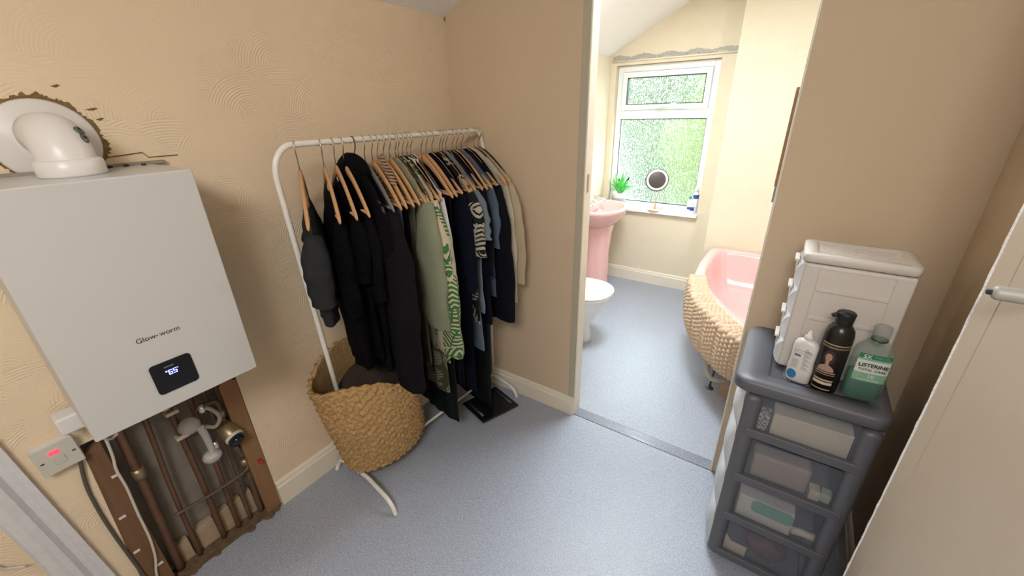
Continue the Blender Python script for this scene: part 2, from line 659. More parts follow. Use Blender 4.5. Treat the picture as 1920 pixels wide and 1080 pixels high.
# window wall with opening, reveal, breast to its right
WX0, WX1, WZ0, WZ1 = -1.515, -0.675, 0.70, 1.945
ww = MB()
ww.box(-1.70, WX0, YW, YW + 0.17, 0, 2.7)
ww.box(WX1, -0.5, YW, YW + 0.17, 0, 2.9)
ww.box(WX0, WX1, YW, YW + 0.17, 0, WZ0)
ww.box(WX0, WX1, YW, YW + 0.17, WZ1, 2.9)
struct('wall_window', ww, M_fan_x)
struct('wall_breast', MB().box(-0.548, 1.2, 3.66, YW + 0.17, 0, 3.2), M_fan_x)
struct('wall_right_bathroom', MB().box(1.15, 1.3, YB, 4.0, 0, 3.2), M_cream_wall_smooth)
# ragged strip of old plaster above the window
rg = MB()
random.seed(4)
N = 60
ring = []
for i in range(N + 1):
    x = -1.548 + (0.995) * i / N
    z = 2.000 + 0.006 * math.sin(i * 0.5) + random.uniform(-0.003, 0.003)
    ring.append((x, z, 0.010 + 0.007 * abs(math.sin(i * 0.23 + 1)) + random.uniform(-0.003, 0.003)))
rg.rings([[Vector((x, YW, z - t)), Vector((x, YW - 0.004, z - t)), Vector((x, YW - 0.004, z + t)), Vector((x, YW, z + t))] for x, z, t in ring])
struct('trim_5', rg, mat('bare_grey_plaster', (0.42, 0.40, 0.36), 0.9, bump=(60, 1), var=(40, 0.35)))
ro = MB()
ro.tube([(-1.548, YW - 0.008, 1.975), (-1.1, YW - 0.008, 1.975), (-0.553, YW - 0.008, 1.975)], 0.007, 6)
struct('trim_6', ro, M_trim, smooth=True)

# window: outer frame, top opening light with handle, lower fixed pane, sill
YG = YW + 0.075
wf = MB()
fw = 0.055


def rect_frame(mb, x0, x1, z0, z1, w_, y0, y1):
    mb.box(x0, x0 + w_, y0, y1, z0, z1)
    mb.box(x1 - w_, x1, y0, y1, z0, z1)
    mb.box(x0 + w_, x1 - w_, y0, y1, z0, z0 + w_)
    mb.box(x0 + w_, x1 - w_, y0, y1, z1 - w_, z1)


rect_frame(wf, WX0 + 0.002, WX1 - 0.002, WZ0 + 0.03, WZ1 - 0.002, 0.05, YG - 0.02, YG + 0.045)
wf.box(WX0 + 0.05, WX1 - 0.05, YG - 0.02, YG + 0.045, 1.515, 1.585)
win = struct('window_1', wf, M_upvc, bevel=0.004)
s_ = MB()
rect_frame(s_, WX0 + 0.056, WX1 - 0.056, 1.590, WZ1 - 0.056, 0.042, YG - 0.045, YG + 0.02)
s_.build('opening_sash', M_upvc, win, bevel=0.004)
gk = MB()
for a, b, c, d in ((WX0 + 0.05, WX1 - 0.05, WZ0 + 0.082, 1.515), (WX0 + 0.098, WX1 - 0.098, 1.632, WZ1 - 0.098)):
    rect_frame(gk, a, b, c, d, 0.006, YG - 0.010 - (0.03 if c > 1.2 else 0), YG + 0.002)
gk.build('gasket', M_blackplastic, win)
MB().box(WX0 + 0.05, WX1 - 0.05, YG + 0.004, YG + 0.010, WZ0 + 0.08, 1.515).build('lower_pane', M_glass, win)
MB().box(WX0 + 0.098, WX1 - 0.098, YG - 0.004, YG + 0.002, 1.632, WZ1 - 0.098).build('upper_pane', M_glass, win)
h_ = MB()
h_.box(-1.155, -1.075, YG - 0.06, YG - 0.045, 1.600, 1.618)
h_.tube([(-1.125, YG - 0.06, 1.609), (-1.125, YG - 0.085, 1.609), (-1.09, YG - 0.09, 1.612), (-1.0, YG - 0.085, 1.628), (-0.97, YG - 0.083, 1.628)], 0.008, 8)
h_.build('window_handle', M_upvc, win, smooth=False)
MB().box(WX0 - 0.0, WX1 + 0.004, YW - 0.045, YG + 0.03, WZ0 + 0.002, WZ0 + 0.030).build('window_sill', M_upvc, win, bevel=0.006)
# ------------------------------------------------------------------ garden outside the window
M_leafgreen = mat('fresh_hedge_green', (0.075, 0.105, 0.020), 0.7, var=(5, 0.6), bump=(14, 1))
M_leafgreen2 = mat('deep_tree_green', (0.018, 0.036, 0.012), 0.7, var=(5, 0.5), bump=(14, 1))
pt = MB().box(-9, 6, 4.05, 16, -0.4, -0.3)
struct('ground_outside', pt, mat('pale_patio', (0.30, 0.31, 0.27), 0.8, var=(3, 0.15)))


def bush(name, label, loc, r, material, seed):
    mb = MB()
    n = 22
    rs = []
    for i in range(1, n):
        t = PI * i / n
        ring = []
        for k in range(2 * n):
            a = PI * k / n
            d = Vector((math.sin(t) * math.cos(a), math.sin(t) * math.sin(a), -math.cos(t)))
            q = 1 + 0.32 * noise.noise(d * 2.2 + Vector((seed, 0, 0))) + 0.18 * noise.noise(d * 6 + Vector((0, seed, 0)))
            ring.append(Vector((d.x * r[0] * q, d.y * r[1] * q, d.z * r[2] * q)) + Vector(loc))
        rs.append(ring)
    mb.rings(rs)
    o = mb.build(name, material, smooth=True, loc=(loc[0], loc[1], -0.3))
    return tag(o, label, 'bush')


bush('garden_bush', 'bright green bush behind the right half of the frosted window', (-0.80, 6.3, 0.80), (0.80, 0.6, 1.25), M_leafgreen, 1)
bush('garden_bush', 'dark green bush seen blurred behind the middle of the frosted window', (-2.1, 8.1, 1.25), (0.85, 0.6, 1.55), M_leafgreen2, 7)
bush('garden_bush', 'tall green bush blurred through the top pane of the frosted window', (-2.6, 10.6, 1.9), (3.4, 0.8, 1.6), M_leafgreen, 12)

zc_ = ceil_z(xl(1.69)) - 0.014
cs = MB().ball((xl(1.69) + 0.003, YF - 0.004, zc_), 0.004, 0.004, 0.012, 6)
struct('trim_10', cs, mat('rust_stain', (0.28, 0.13, 0.03), 0.9), smooth=True)

# ------------------------------------------------------------------ boiler on the left wall
BX, BY0, BY1, BZ0, BZ1 = -1.333, 0.035, 0.432, 0.868, 1.497
b = thing('wall_boiler', 'white wall mounted gas boiler with a black display panel above exposed pipes', 'boiler', (XL, 0.2335, BZ0))
MB().box(XL + 0.001, BX, BY0, BY1, BZ0, BZ1).build('casing', M_case, b, bevel=0.004)
MB().box(XL + 0.002, XL + 0.02, BY0 + 0.03, BY1 + 0.03, BZ1, BZ1 + 0.008).build('mounting_bracket', mat('dusty_grey_steel', (0.32, 0.28, 0.22), 0.6, metal=0.3, var=(40, 0.3)), b)
for y in (0.33, 0.365, 0.40):
    MB().lathe([(0.006, 0), (0.006, 0.006), (0.0, 0.007)], (XL + 0.03 if y < 0.39 else XL + 0.05, y, BZ1), 10).build('bracket_screw', M_ink, b)
dp = MB().prism(rrect(BY0 + 0.149, BY0 + 0.245, 0.917, 1.009, 0.010), BX, BX + 0.0025, 'x')
dp = dp.build('display_panel', M_black, b, label='glossy black display panel with blue digits')
Mx = frame_on((BX + 0.0031, 0.2185, 0.9665), (0, 1, 0), (0, 0, 1))
# seven segment style 65


def seg_digit(mb, y, z, w_, h_, on, t=0.0022):
    segs = {'a': ((0, h_), (w_, h_)), 'b': ((w_, h_ / 2), (w_, h_)), 'c': ((w_, 0), (w_, h_ / 2)), 'd': ((0, 0), (w_, 0)),
            'e': ((0, 0), (0, h_ / 2)), 'f': ((0, h_ / 2), (0, h_)), 'g': ((0, h_ / 2), (w_, h_ / 2))}
    for k in on:
        (a, b_), (c, d) = segs[k]
        mb.box(BX + 0.0026, BX + 0.0031, y + min(a, c) - t / 2, y + max(a, c) + t / 2, z + min(b_, d) - t / 2, z + max(b_, d) + t / 2)


dg = MB()
seg_digit(dg, 0.2215, 0.9680, 0.0065, 0.0125, 'acdefg')
seg_digit(dg, 0.2325, 0.9680, 0.0065, 0.0125, 'acdfg')
dg.box(BX + 0.0026, BX + 0.0031, 0.2145, 0.2185, 0.9775, 0.9815)
dg.tube([(BX + 0.003, 0.2415, 0.981), (BX + 0.003, 0.244, 0.9795)], 0.0009, 6)
dg.build('lit_digits', M_led, dp, label='glowing blue number 65 with small symbols')
MB().box(BX + 0.0026, BX + 0.0029, 0.2145, 0.2375, 0.991, 0.9945).build('logo_strip', mat('dim_teal_print', (0.10, 0.16, 0.17), 0.5), dp)
text('lettering', 'Glow', 0.0190, frame_on((BX + 0.0006, 0.1845, 1.083), (0, 1, 0), (0, 0, 1)), M_ink, b, 0.0002)
text('lettering', 'worm', 0.0190, frame_on((BX + 0.0006, 0.2350, 1.083), (0, 1, 0), (0, 0, 1)), M_ink, b, 0.0002)
MB().lathe([(0.0018, 0), (0.0018, 0.0006), (0, 0.0006)], n=10, M=Matrix.Rotation(PI / 2, 4, 'Y').to_3x3(), loc=(BX + 0.0002, 0.2300, 1.0875)).build('hyphen_dot', M_ink, b)
# pieces under the casing
u = MB()
u.lathe([(0.032, 0.0), (0.030, -0.045), (0.022, -0.055), (0, -0.056)], (-1.52, 0.135, BZ0), 20)
u.build('condensate_trap', M_white, b, smooth=True)
u = MB().box(-1.60, -1.54, BY0 - 0.045, BY0 + 0.02, BZ0 - 0.055, BZ0 + 0.0)
u.build('cable_gland', M_white, b, bevel=0.008)

# flue elbow and wall plate
f = thing('flue_elbow', 'white round flue elbow rising from the boiler top into the wall', 'flue', (-1.47, 0.235, BZ1))
col = MB()
col.lathe([(0.062, 0.0), (0.064, 0.004), (0.064, 0.034), (0.058, 0.040), (0.054, 0.040)], (-1.490, 0.235, BZ1), 32)
col.build('collar', M_white, f, smooth=True)
el = MB()
path = [Vector((-1.490, 0.235, BZ1 + 0.02))]
for i in range(13):
    a = (PI / 2) * i / 12
    path.append(Vector((-1.490 - 0.062 * (1 - math.cos(a)), 0.235, BZ1 + 0.030 + 0.062 * math.sin(a))))
path.append(Vector((XL + 0.004, 0.235, BZ1 + 0.092)))
el.tube(path, 0.055, 28)
el.build('elbow', M_white, f, smooth=True)
rot_x = Matrix.Rotation(PI / 2, 3, 'Y')
pf = MB()
pf.lathe([(0.103, 0.0), (0.104, 0.004), (0.098, 0.010), (0.068, 0.012), (0.060, 0.022), (0.05, 0.024)], (XL + 0.002, 0.235, BZ1 + 0.075), 40, M=rot_x)
pf.build('wall_plate', M_white, f, smooth=True)
for (dy, dz) in ((0.020, 0.083), (0.030, 0.060)):
    d = (Vector((0.50, 0.72, 0.50)) if dz > 0.07 else Vector((0.66, 0.74, 0.16))).normalized()
    p = Vector((-1.508, 0.235, BZ1 + 0.074)) + d * 0.055
    sc = MB()
    Mr = d.to_track_quat('Z', 'Y').to_matrix()
    cpt = p
    sc.lathe([(0.011, -0.004), (0.011, 0.004), (0.007, 0.005), (0.0065, 0.002), (0.0, 0.002)], cpt, 14, M=Mr)
    sc = sc.build('screw', mat('dull_dark_screw', (0.15, 0.17, 0.14), 0.4, metal=0.6), f, smooth=False)
# torn plaster round the plate
random.seed(9)
tp = MB()
rings_ = []
n = 200
for rr in (0.10, 1):
    ring = []
    for i in range(n):
        a = 2 * PI * i / n
        if rr == 1:
            q = 0.105 + 0.012 * (0.5 + noise.noise(Vector((math.cos(a) * 3, math.sin(a) * 3, 0)))) + random.uniform(0, 0.006) * (random.random() < 0.5) + 0.008 * max(0, noise.noise(Vector((math.cos(a) * 9, math.sin(a) * 9, 4))))
        else:
            q = 0.09
        ring.append(Vector((XL + (0.0012 if rr == 1 else 0.002), 0.235 + q * math.cos(a), BZ1 + 0.075 + q * math.sin(a))))
    rings_.append(ring)
tp.rings(rings_, cap=False)
for (a, q, l) in ((1.15, 0.145, 0.02), (1.9, 0.15, 0.025), (2.3, 0.14, 0.03), (0.6, 0.135, 0.03), (0.4, 0.13, 0.02), (2.6, 0.135, 0.03)):
    y, z = 0.235 + q * math.cos(a), BZ1 + 0.075 + q * math.sin(a)
    tp.add([(XL + 0.0012, y - l / 2, z), (XL + 0.0012, y, z - 0.003), (XL + 0.0012, y + l / 2, z + 0.003), (XL + 0.0012, y + l / 5, z + 0.005)], [(0, 1, 2, 3)])
struct('trim_7', tp, M_stain)
rm = MB().box(XL + 0.0005, XL + 0.002, BY1 - 0.05, BY1 + 0.005, BZ1 + 0.006, BZ1 + 0.03)
st = MB()
st.tube([(XL + 0.001, 0.335, BZ1 + 0.026), (XL + 0.001, 0.42, BZ1 + 0.033), (XL + 0.001, 0.43, BZ1 + 0.018), (XL + 0.001, 0.505, BZ1 + 0.018)], 0.0016, 5)
struct('trim_8', st, M_stain)

# ------------------------------------------------------------------ pipes in the opened wall
def pipe(name, label, pts, r, material, group=None, cat='pipe', smooth_=6):
    mb = MB().tube(pts, r, 12, smooth=smooth_)
    o = mb.build(name, material, smooth=True, loc=pts[-1])
    if cat:
        tag(o, label, cat, group)
    return o


XP = -1.672
pp = pipe('copper_pipe', 'thick dark red copper pipe, leftmost of those in the wall opening', [(XP, 0.105, 0.90), (XP, 0.100, 0.7), (XP + 0.005, 0.088, 0.35), (XP, 0.072, 0.001)], 0.0145, M_copper)
MB().lathe([(0.019, -0.022), (0.020, 0), (0.019, 0.022)], (XP + 0.003, 0.095, 0.50), 14).build('compression_joint', M_brass, pp, smooth=True)
pipe('copper_pipe', 'thin copper pipe second from the left in the wall opening', [(XP, 0.175, 0.90), (XP, 0.168, 0.65), (XP, 0.150, 0.35), (XP, 0.140, 0.001)], 0.0085, M_copper)
pp = pipe('copper_pipe', 'copper pipe with two white clips below the yellow fitting', [(XP, 0.235, 0.90), (XP, 0.237, 0.65), (XP, 0.236, 0.35), (XP, 0.228, 0.001)], 0.0105, M_copper)
for z in (0.655, 0.545):
    MB().box(XP - 0.012, XP + 0.017, 0.218, 0.258, z, z + 0.014).build('pipe_clip', M_whitecable, pp, bevel=0.003)
MB().tube([(XP + 0.02, 0.222, 0.712), (XP + 0.045, 0.222, 0.712)], 0.014, 8).build('yellow_fitting', M_yellow, pp, label='yellow plastic fitting')
pp = pipe('copper_pipe', 'dark copper pipe crossed by the sloping branch pipe near the floor', [(XP, 0.300, 0.90), (XP, 0.300, 0.5), (XP, 0.292, 0.25), (XP, 0.285, 0.001)], 0.0095, M_copper)
MB().box(XP - 0.012, XP + 0.016, 0.275, 0.312, 0.40, 0.413).build('pipe_clip', M_whitecable, pp, bevel=0.003)
pipe('copper_pipe', 'slim copper pipe between the clear tundish and the black capped valve', [(XP, 0.345, 0.90), (XP, 0.343, 0.55), (XP, 0.338, 0.3), (XP, 0.332, 0.001)], 0.0075, M_copper2)
pp = pipe('copper_pipe', 'grey brown pipe nearest the right board of the wall opening', [(XP, 0.385, 0.90), (XP, 0.390, 0.5), (XP, 0.385, 0.25), (XP, 0.378, 0.001)], 0.012, M_copper2)
MB().lathe([(0.017, -0.018), (0.018, 0), (0.017, 0.018)], (XP, 0.386, 0.29), 12).build('compression_joint', M_brass, pp, smooth=True)
pipe('branch_pipe', 'thin brown branch pipe running level across the wall opening', [(XP + 0.026, 0.125, 0.272), (XP + 0.026, 0.25, 0.262), (XP + 0.024, 0.372, 0.268), (XP + 0.014, 0.384, 0.290)], 0.0065, M_copper2)
MB()
# expansion of fittings: brass valve with black cap
v = thing('heating_valve', 'brass heating valve with a round black cap beside the right board', 'valve', (-1.64, 0.365, 0.53))
Mv = Vector((0.85, 0.12, -0.55)).normalized().to_track_quat('Z', 'Y').to_matrix()
MB().lathe([(0.018, -0.05), (0.026, -0.04), (0.032, -0.01), (0.033, 0.03), (0.030, 0.035)], (-1.630, 0.363, 0.500), 22, M=Mv).build('valve_body', M_brass, v, smooth=True)
MB().lathe([(0.032, 0.030), (0.033, 0.034), (0.033, 0.040), (0.028, 0.042)], (-1.630, 0.363, 0.500), 22, M=Mv).build('white_ring', M_whitecable, v, smooth=True)
MB().lathe([(0.027, 0.035), (0.028, 0.06), (0.025, 0.066), (0, 0.067)], (-1.630, 0.363, 0.500), 22, M=Mv).build('cap', M_black, v, smooth=True)
MB().tube([(-1.64, 0.305, 0.64), (-1.64, 0.335, 0.645), (-1.64, 0.362, 0.635), (-1.64, 0.366, 0.585), (-1.645, 0.366, 0.53)], 0.008, 10, smooth=5).build('inlet_pipe', M_copper2, v, smooth=True)
MB().lathe([(0.012, 0), (0.013, 0.02), (0.010, 0.026)], (-1.64, 0.366, 0.565), 10).build('union_nut', M_brass, v, smooth=True)
MB().tube([(-1.645, 0.366, 0.47), (-1.655, 0.372, 0.40), (-1.66, 0.385, 0.33)], 0.011, 10, smooth=5).build('outlet_pipe', M_copper2, v, smooth=True)
for dy in (-0.016, 0.014):
    MB().ball((-1.595, 0.372 + dy, 0.452), 0.006, n=6).build('bolt', M_whitecable, v, smooth=True)
MB()
rl = MB().box(-1.64, -1.615, 0.418, 0.432, 0.275, 0.295)
rl = rl.build('red_lever', M_red, bevel=0.003)
tag(rl, 'small red tap lever on the right board of the wall opening', 'tap lever')
# clear tundish and braided filling loop
td = thing('filling_loop', 'clear plastic tundish hung on a looped braided hose among the pipes', 'filling loop', (-1.62, 0.29, 0.46))
MB().tube([(-1.62, 0.300, 0.655), (-1.60, 0.330, 0.645), (-1.59, 0.345, 0.60), (-1.60, 0.325, 0.565), (-1.61, 0.30, 0.58)], 0.007, 10, smooth=6).build('braided_hose', mat('braided_steel', (0.55, 0.52, 0.48), 0.35, metal=0.7, bump=(600, 1)), td, smooth=True)
MB().tube([(-1.61, 0.285, 0.59), (-1.60, 0.288, 0.54), (-1.595, 0.288, 0.47)], lambda t: 0.014 - 0.004 * t, 12, smooth=5).build('clear_tube', M_clearbag, td, smooth=True)
MB().ball((-1.60, 0.283, 0.455), 0.030, 0.032, 0.024, 12).build('clear_cup', M_clearbag, td, smooth=True)
MB().ball((-1.63, 0.262, 0.60), 0.03, 0.034, 0.032, 12).build('clear_bag', M_clearbag, td, smooth=True)
MB().lathe([(0.012, 0), (0.013, 0.012), (0.009, 0.03), (0.0, 0.031)], (-1.61, 0.31, 0.64), 12).build('chrome_tap', M_chrome, td, smooth=True)
MB().lathe([(0.009, 0), (0.010, 0.012), (0.006, 0.03), (0.0, 0.031)], (-1.60, 0.305, 0.475), 12).build('lower_tap', M_chrome, td, smooth=True)
# boards at both sides of the opening
bd = MB()
bd.prism([(0.052, 0.70), (0.008, 0.68), (-0.035, 0.0), (0.048, 0.0)], XL - 0.02, XL + 0.001, 'x')
bd = bd.build('side_board', M_board, loc=(XL, 0.0, 0), bevel=0.002)
tag(bd, 'dark brown rough board down the left side of the wall opening', 'board')
for y, z in ((0.045, 0.56), (0.012, 0.40), (0.0, 0.24), (0.033, 0.13)):
    MB().box(XL, XL + 0.005, y - 0.011, y + 0.007, z - 0.004, z + 0.004).build('cable_clip', M_white, bd)
bd = MB()
bd.prism([(0.444, 0.69), (0.408, 0.715), (0.385, 0.69), (0.388, 0.0), (0.446, 0.0)], XL - 0.02, XL + 0.004, 'x')
bd = bd.build('side_board', M_board2, loc=(XL, 0.42, 0), bevel=0.002)
tag(bd, 'orange brown rough board down the right side of the wall opening', 'board')
pb = MB()
for y0, y1, z in ((0.09, 0.13, 0.10), (0.155, 0.222, 0.115), (0.236, 0.282, 0.12), (0.292, 0.33, 0.125), (0.34, 0.372, 0.13)):
    pb.box(XL - 0.085, XL - 0.055, y0, y1, 0.0, z)
pb = pb.build('packing_strip', M_pale_block, loc=(XL - 0.06, 0.2, 0), bevel=0.003)
tag(pb, 'pale notched timber strip at the foot of the pipes', 'timber')
random.seed(3)
db = MB()
for i in range(60):
    y = random.uniform(-0.02, 0.44)
    x = XL + random.uniform(-0.05, 0.028) * (1 if random.random() < 0.8 else 0.3)
    r_ = random.uniform(0.006, 0.016)
    db.ball((x, y, r_ * 0.3), r_, r_ * random.uniform(0.6, 1.8), r_ * 0.5, 4)
db.box(XL - 0.06, XL + 0.012, -0.02, 0.44, 0.0, 0.006)
db = db.build('rubble', M_debris)
tag(db, 'dusty brown rubble along the foot of the opened wall', 'rubble')
db['kind'] = 'stuff'

# fused switch and cables
fs = thing('fused_switch', 'white wall switch with a glowing red neon beside the boiler', 'switch', (XL, -0.036, 0.73), 0)
rt = Matrix.Translation((XL, -0.036, 0.73)) @ Matrix.Rotation(math.radians(1.5), 4, 'X')
MB().box(0.0, 0.028, -0.041, 0.041, -0.045, 0.045, rt).build('back_box', M_white, fs, bevel=0.004)
MB().box(0.028, 0.034, -0.044, 0.044, -0.047, 0.047, rt).build('face_plate', mat('aged_cream_plastic', (0.56, 0.54, 0.47), 0.4), fs, bevel=0.003)
MB().box(0.034, 0.0375, -0.013, 0.007, 0.014, 0.026, rt).build('neon_rocker', M_neon, fs, bevel=0.003, label='glowing red neon rocker')
MB().box(0.034, 0.0365, -0.012, 0.012, -0.022, 0.002, rt).build('fuse_holder', mat('aged_cream_plastic_b', (0.54, 0.52, 0.45), 0.4), fs, bevel=0.001)
for dy in (-0.033, 0.033):
    MB().box(0.0338, 0.0348, dy - 0.004, dy + 0.004, -0.003, 0.001, rt).build('screw', M_ink, fs)
pipe('power_cable', 'dark olive cable curving down from the switch to the floor', [(XL + 0.02, 0.000, 0.690), (XL + 0.012, -0.008, 0.655), (XL + 0.006, -0.020, 0.58), (XL + 0.006, -0.025, 0.50), (XL + 0.006, -0.026, 0.40), (XL + 0.006, -0.023, 0.28), (XL + 0.006, -0.018, 0.15), (XL + 0.005, -0.01, 0.005)], 0.005, M_graycable, cat='cable')
pipe('white_cable', 'off white cable hanging down the left board from under the boiler', [(-1.61, 0.075, 0.90), (XL + 0.012, 0.062, 0.66), (XL + 0.010, 0.052, 0.585), (XL + 0.010, 0.052, 0.50), (XL + 0.008, 0.045, 0.38), (XL + 0.008, 0.040, 0.26), (XL + 0.008, 0.028, 0.17), (XL + 0.008, 0.01, 0.10), (XL + 0.008, 0.005, 0.005)], 0.0042, M_whitecable, cat='cable')
pipe('white_cable', 'short white cable looping out from the bottom left corner of the boiler', [(-1.50, 0.045, 0.90), (-1.52, 0.052, 0.82), (-1.56, 0.060, 0.745), (-1.60, 0.075, 0.71), (-1.62, 0.092, 0.705)], 0.0042, M_white, cat='cable')

# door surround, leaning a little, at the left edge
ar = MB()
prof = [(0, 0), (0.022, 0), (0.022, 0.014), (0.015, 0.022), (0.017, 0.034), (0.030, 0.046), (0.032, 0.060), (0.024, 0.070), (0.022, 0.090), (0.012, 0.098), (0, 0.098)]


def arch_y(z):
    return -0.112 - (z - 0.815) * 0.070


ar.rings([[Vector((XL + a, arch_y(z) - b_, z)) for a, b_ in prof] for z in (0, 0.6, 1.2, 2.1)])
struct('trim_9', ar, M_white_trim)
pipe('white_cable', 'white cable end curving out beside the door surround at bottom left', [(XL + 0.02, -0.200, 0.44), (XL + 0.012, -0.222, 0.455), (XL + 0.012, -0.235, 0.47), (XL + 0.012, -0.25, 0.52)], 0.004, M_whitecable, cat='cable')
# ------------------------------------------------------------------ clothes rail
RZ = 1.532


def rx(y):
    return -1.402 + 0.062 * (y - 0.735) / 0.95


RL, RR = 0.722, 1.685
rail = thing('clothes_rail', 'white tubular metal clothes rail standing in the corner, full of hangers', 'clothes rail', (rx(1.2), 1.2, 0))
up_pts = []
R_ = 0.060


def rail_pt(y, z):
    return Vector((rx(y), y, z))


pts = [rail_pt(RL, 0.075), rail_pt(RL - 0.025, 0.8), rail_pt(RL - 0.045, RZ - 0.10)]
for i in range(1, 8):
    a = (PI / 2) * i / 7
    pts.append(rail_pt(RL - 0.045 + 0.075 * (1 - math.cos(a)), RZ - 0.10 + 0.10 * math.sin(a)))
pts.append(rail_pt(1.2, RZ))
for i in range(0, 7):
    a = (PI / 2) * i / 7
    pts.append(rail_pt(RR - 0.060 + 0.06 * math.sin(a), RZ - 0.10 + 0.10 * math.cos(a)))
pts += [rail_pt(RR, RZ - 0.10), rail_pt(RR, 0.8), rail_pt(RR - 0.015, 0.075)]
MB().tube(pts, 0.0100, 14).build('hanging_frame', M_tube, rail, smooth=True)
MB().tube([rail_pt(RL, 0.082), rail_pt(RR - 0.015, 0.082)], 0.0075, 10).build('lower_bar', M_tube, rail, smooth=True)
for y, x0, x1 in ((RL, -1.592, -1.150), (RR - 0.015, -1.54, -1.145)):
    MB().tube([(x0, y - 0.02 if y < 1 else y, 0.0), (x0 + 0.004, y, 0.03), (x0 + 0.035, y, 0.066), (x0 + 0.10, y, 0.075), (-1.37, y, 0.077), (x1 - 0.13, y - 0.01, 0.074), (x1 - 0.06, y - 0.016, 0.062), (x1 - 0.018, y - 0.02, 0.036), (x1, y - 0.024, 0.0)], 0.0095, 12, smooth=5).build('foot', M_tube, rail, smooth=True)
dots = None

# hanger: two tapering curved arms, round bar, steel hook


class Loc:
    def __init__(s, y, yaw, lift=0.0):
        a = math.radians(yaw)
        s.o = Vector((rx(y), y, 0))
        s.e = Vector((math.cos(a), math.sin(a), 0))
        s.n = Vector((-math.sin(a), math.cos(a), 0))

    def p(s, lx, ly, z):
        q = s.o + s.e * lx + s.n * ly + Vector((0, 0, z))
        q.y = min(q.y, YF - 0.006)
        q.x = max(q.x, xl(q.y) + (0.024 if z < 0.14 else 0.006))
        return q


ZN = 1.468   # top of a hanger's neck


def arm_z(l, span=0.22):
    t = abs(l) / span
    return ZN - 0.012 - 0.150 * (0.35 * t + 0.65 * t ** 1.5) - 0.0


def make_hanger(L, label, wood_=True, bar=True, hookm=None, mat_=None):
    h = thing('wooden_hanger' if wood_ else 'plastic_hanger', label, 'hanger', tuple(L.p(0, 0, ZN)), 0, 'hangers on the clothes rail')
    mt = mat_ or M_hanger
    for s in (-1, 1):
        rs = []
        n = 12
        for i in range(n + 1):
            t = i / n
            l = s * 0.222 * t
            z = arm_z(l)
            hw = 0.0065
            ht = 0.019 * (1 - t) + 0.011 * t
            if i == n:
                ht *= 0.6
                hw *= 0.6
            zc = z - ht
            ly = -0.004 * t * t if wood_ else 0
            rs.append([L.p(l, ly + hw * math.cos(2 * PI * k / 8), zc + ht * math.sin(2 * PI * k / 8)) for k in range(8)])
        MB().rings(rs).build('arm', mt, h, smooth=True)
    if bar:
        zb = arm_z(0.206) - 0.013
        MB().tube([L.p(-0.206, -0.004, zb), L.p(0.206, -0.004, zb)], 0.0055, 8).build('trouser_bar', mt, h, smooth=True)
    hp = []
    hp.append(L.p(0, 0, ZN - 0.03))
    hp.append(L.p(0, 0, ZN + 0.012))
    r = 0.0235
    zc = RZ + 0.0100 + 0.002 - r
    hp.append(L.p(0.001, 0, ZN + 0.018))
    for i in range(11):
        a = math.radians(-48 + 232 * i / 10)
        hp.append(L.p(r * math.cos(a), 0, zc + r * math.sin(a)))
    MB().tube(hp, 0.0021, 6).build('hook', hookm or M_wire, h, smooth=True)
    return h


def cloth_body(L, w_top, w_hem, th, ztop, zhem, seed, drop=0.0, fold=0.010, amp=1.0, neck=0.045, slope=True, rows=26, n=44):
    rs = []
    for j in range(rows + 1):
        v = j / rows
        ring = []
        for i in range(n):
            a = 2 * PI * i / n
            cu, su = math.cos(a), math.sin(a)
            wv = w_top + (w_hem - w_top) * min(1, v * 1.3)
            if v < 0.12:
                wv *= 0.94 + 0.5 * v
            l = wv * (abs(cu) ** 0.75) * (1 if cu > 0 else -1)
            if slope:
                zs = arm_z(min(abs(l), 0.23)) + 0.006 - drop - (0.006 if abs(l) < neck else 0)
            else:
                zs = ztop - drop
            zz = zs + (zhem - zs) * v ** 1.0
            tt = max(0.0105, th * (0.35 + 0.65 * min(1, v * 5))) if v > 0 else 0.0090
            f = fold * min(1, v * 3) * (noise.noise(Vector((l * 22 + seed * 3.1, v * 2.5, seed))) * 1.3 + 0.5 * math.sin(l * 70 + seed))
            ly = tt * su * (1 + 0.25 * noise.noise(Vector((l * 15, v * 5, seed + (9 if su > 0 else 0))))) + f
            zz += 0.010 * v * noise.noise(Vector((l * 12, seed, 0)))
            ring.append(L.p(l + 0.008 * noise.noise(Vector((v * 7, su, seed))), ly, zz))
        rs.append(ring)
    m_ = MB().rings(rs, cap='start')
    return m_


def cloth_sleeve(L, s, w_top, zend, rw, th, seed, drop=0.0, flare=0.0, out_=0.035, fwd=-0.01, n=18, rows=22, taper=0.75):
    rs = []
    z0 = arm_z(w_top) - drop
    for j in range(rows + 1):
        v = j / rows
        # centre line leaves the shoulder end, falls almost straight
        l = s * (w_top - 0.035 + out_ * math.sin(min(1, v * 1.4) * PI / 2) + 0.006 * noise.noise(Vector((v * 4, seed, 1))))
        zc = z0 - 0.015 + (zend - z0 + 0.015) * v
        k = rw * (0.6 + 0.55 * min(1, v * 4)) * (1 - (1 - taper) * v) + flare * v
        tt = th * (0.6 + 0.5 * min(1, v * 4)) * (1 - 0.2 * v)
        ly0 = fwd * math.sin(v * PI * 0.6)
        ring = []
        for i in range(n):
            a = 2 * PI * i / n
            q = 1 + 0.20 * noise.noise(Vector((math.cos(a) * 1.5, math.sin(a) * 1.5 + seed, v * 6)))
            ring.append(L.p(l + k * math.cos(a) * q, ly0 + tt * math.sin(a) * q, zc + (0.02 * (1 - v) * -s * math.cos(a) * -1 if v < .3 else 0) + 0.006 * v * noise.noise(Vector((a, seed, 3)))))
        rs.append(ring)
    return MB().rings(rs, cap='start')


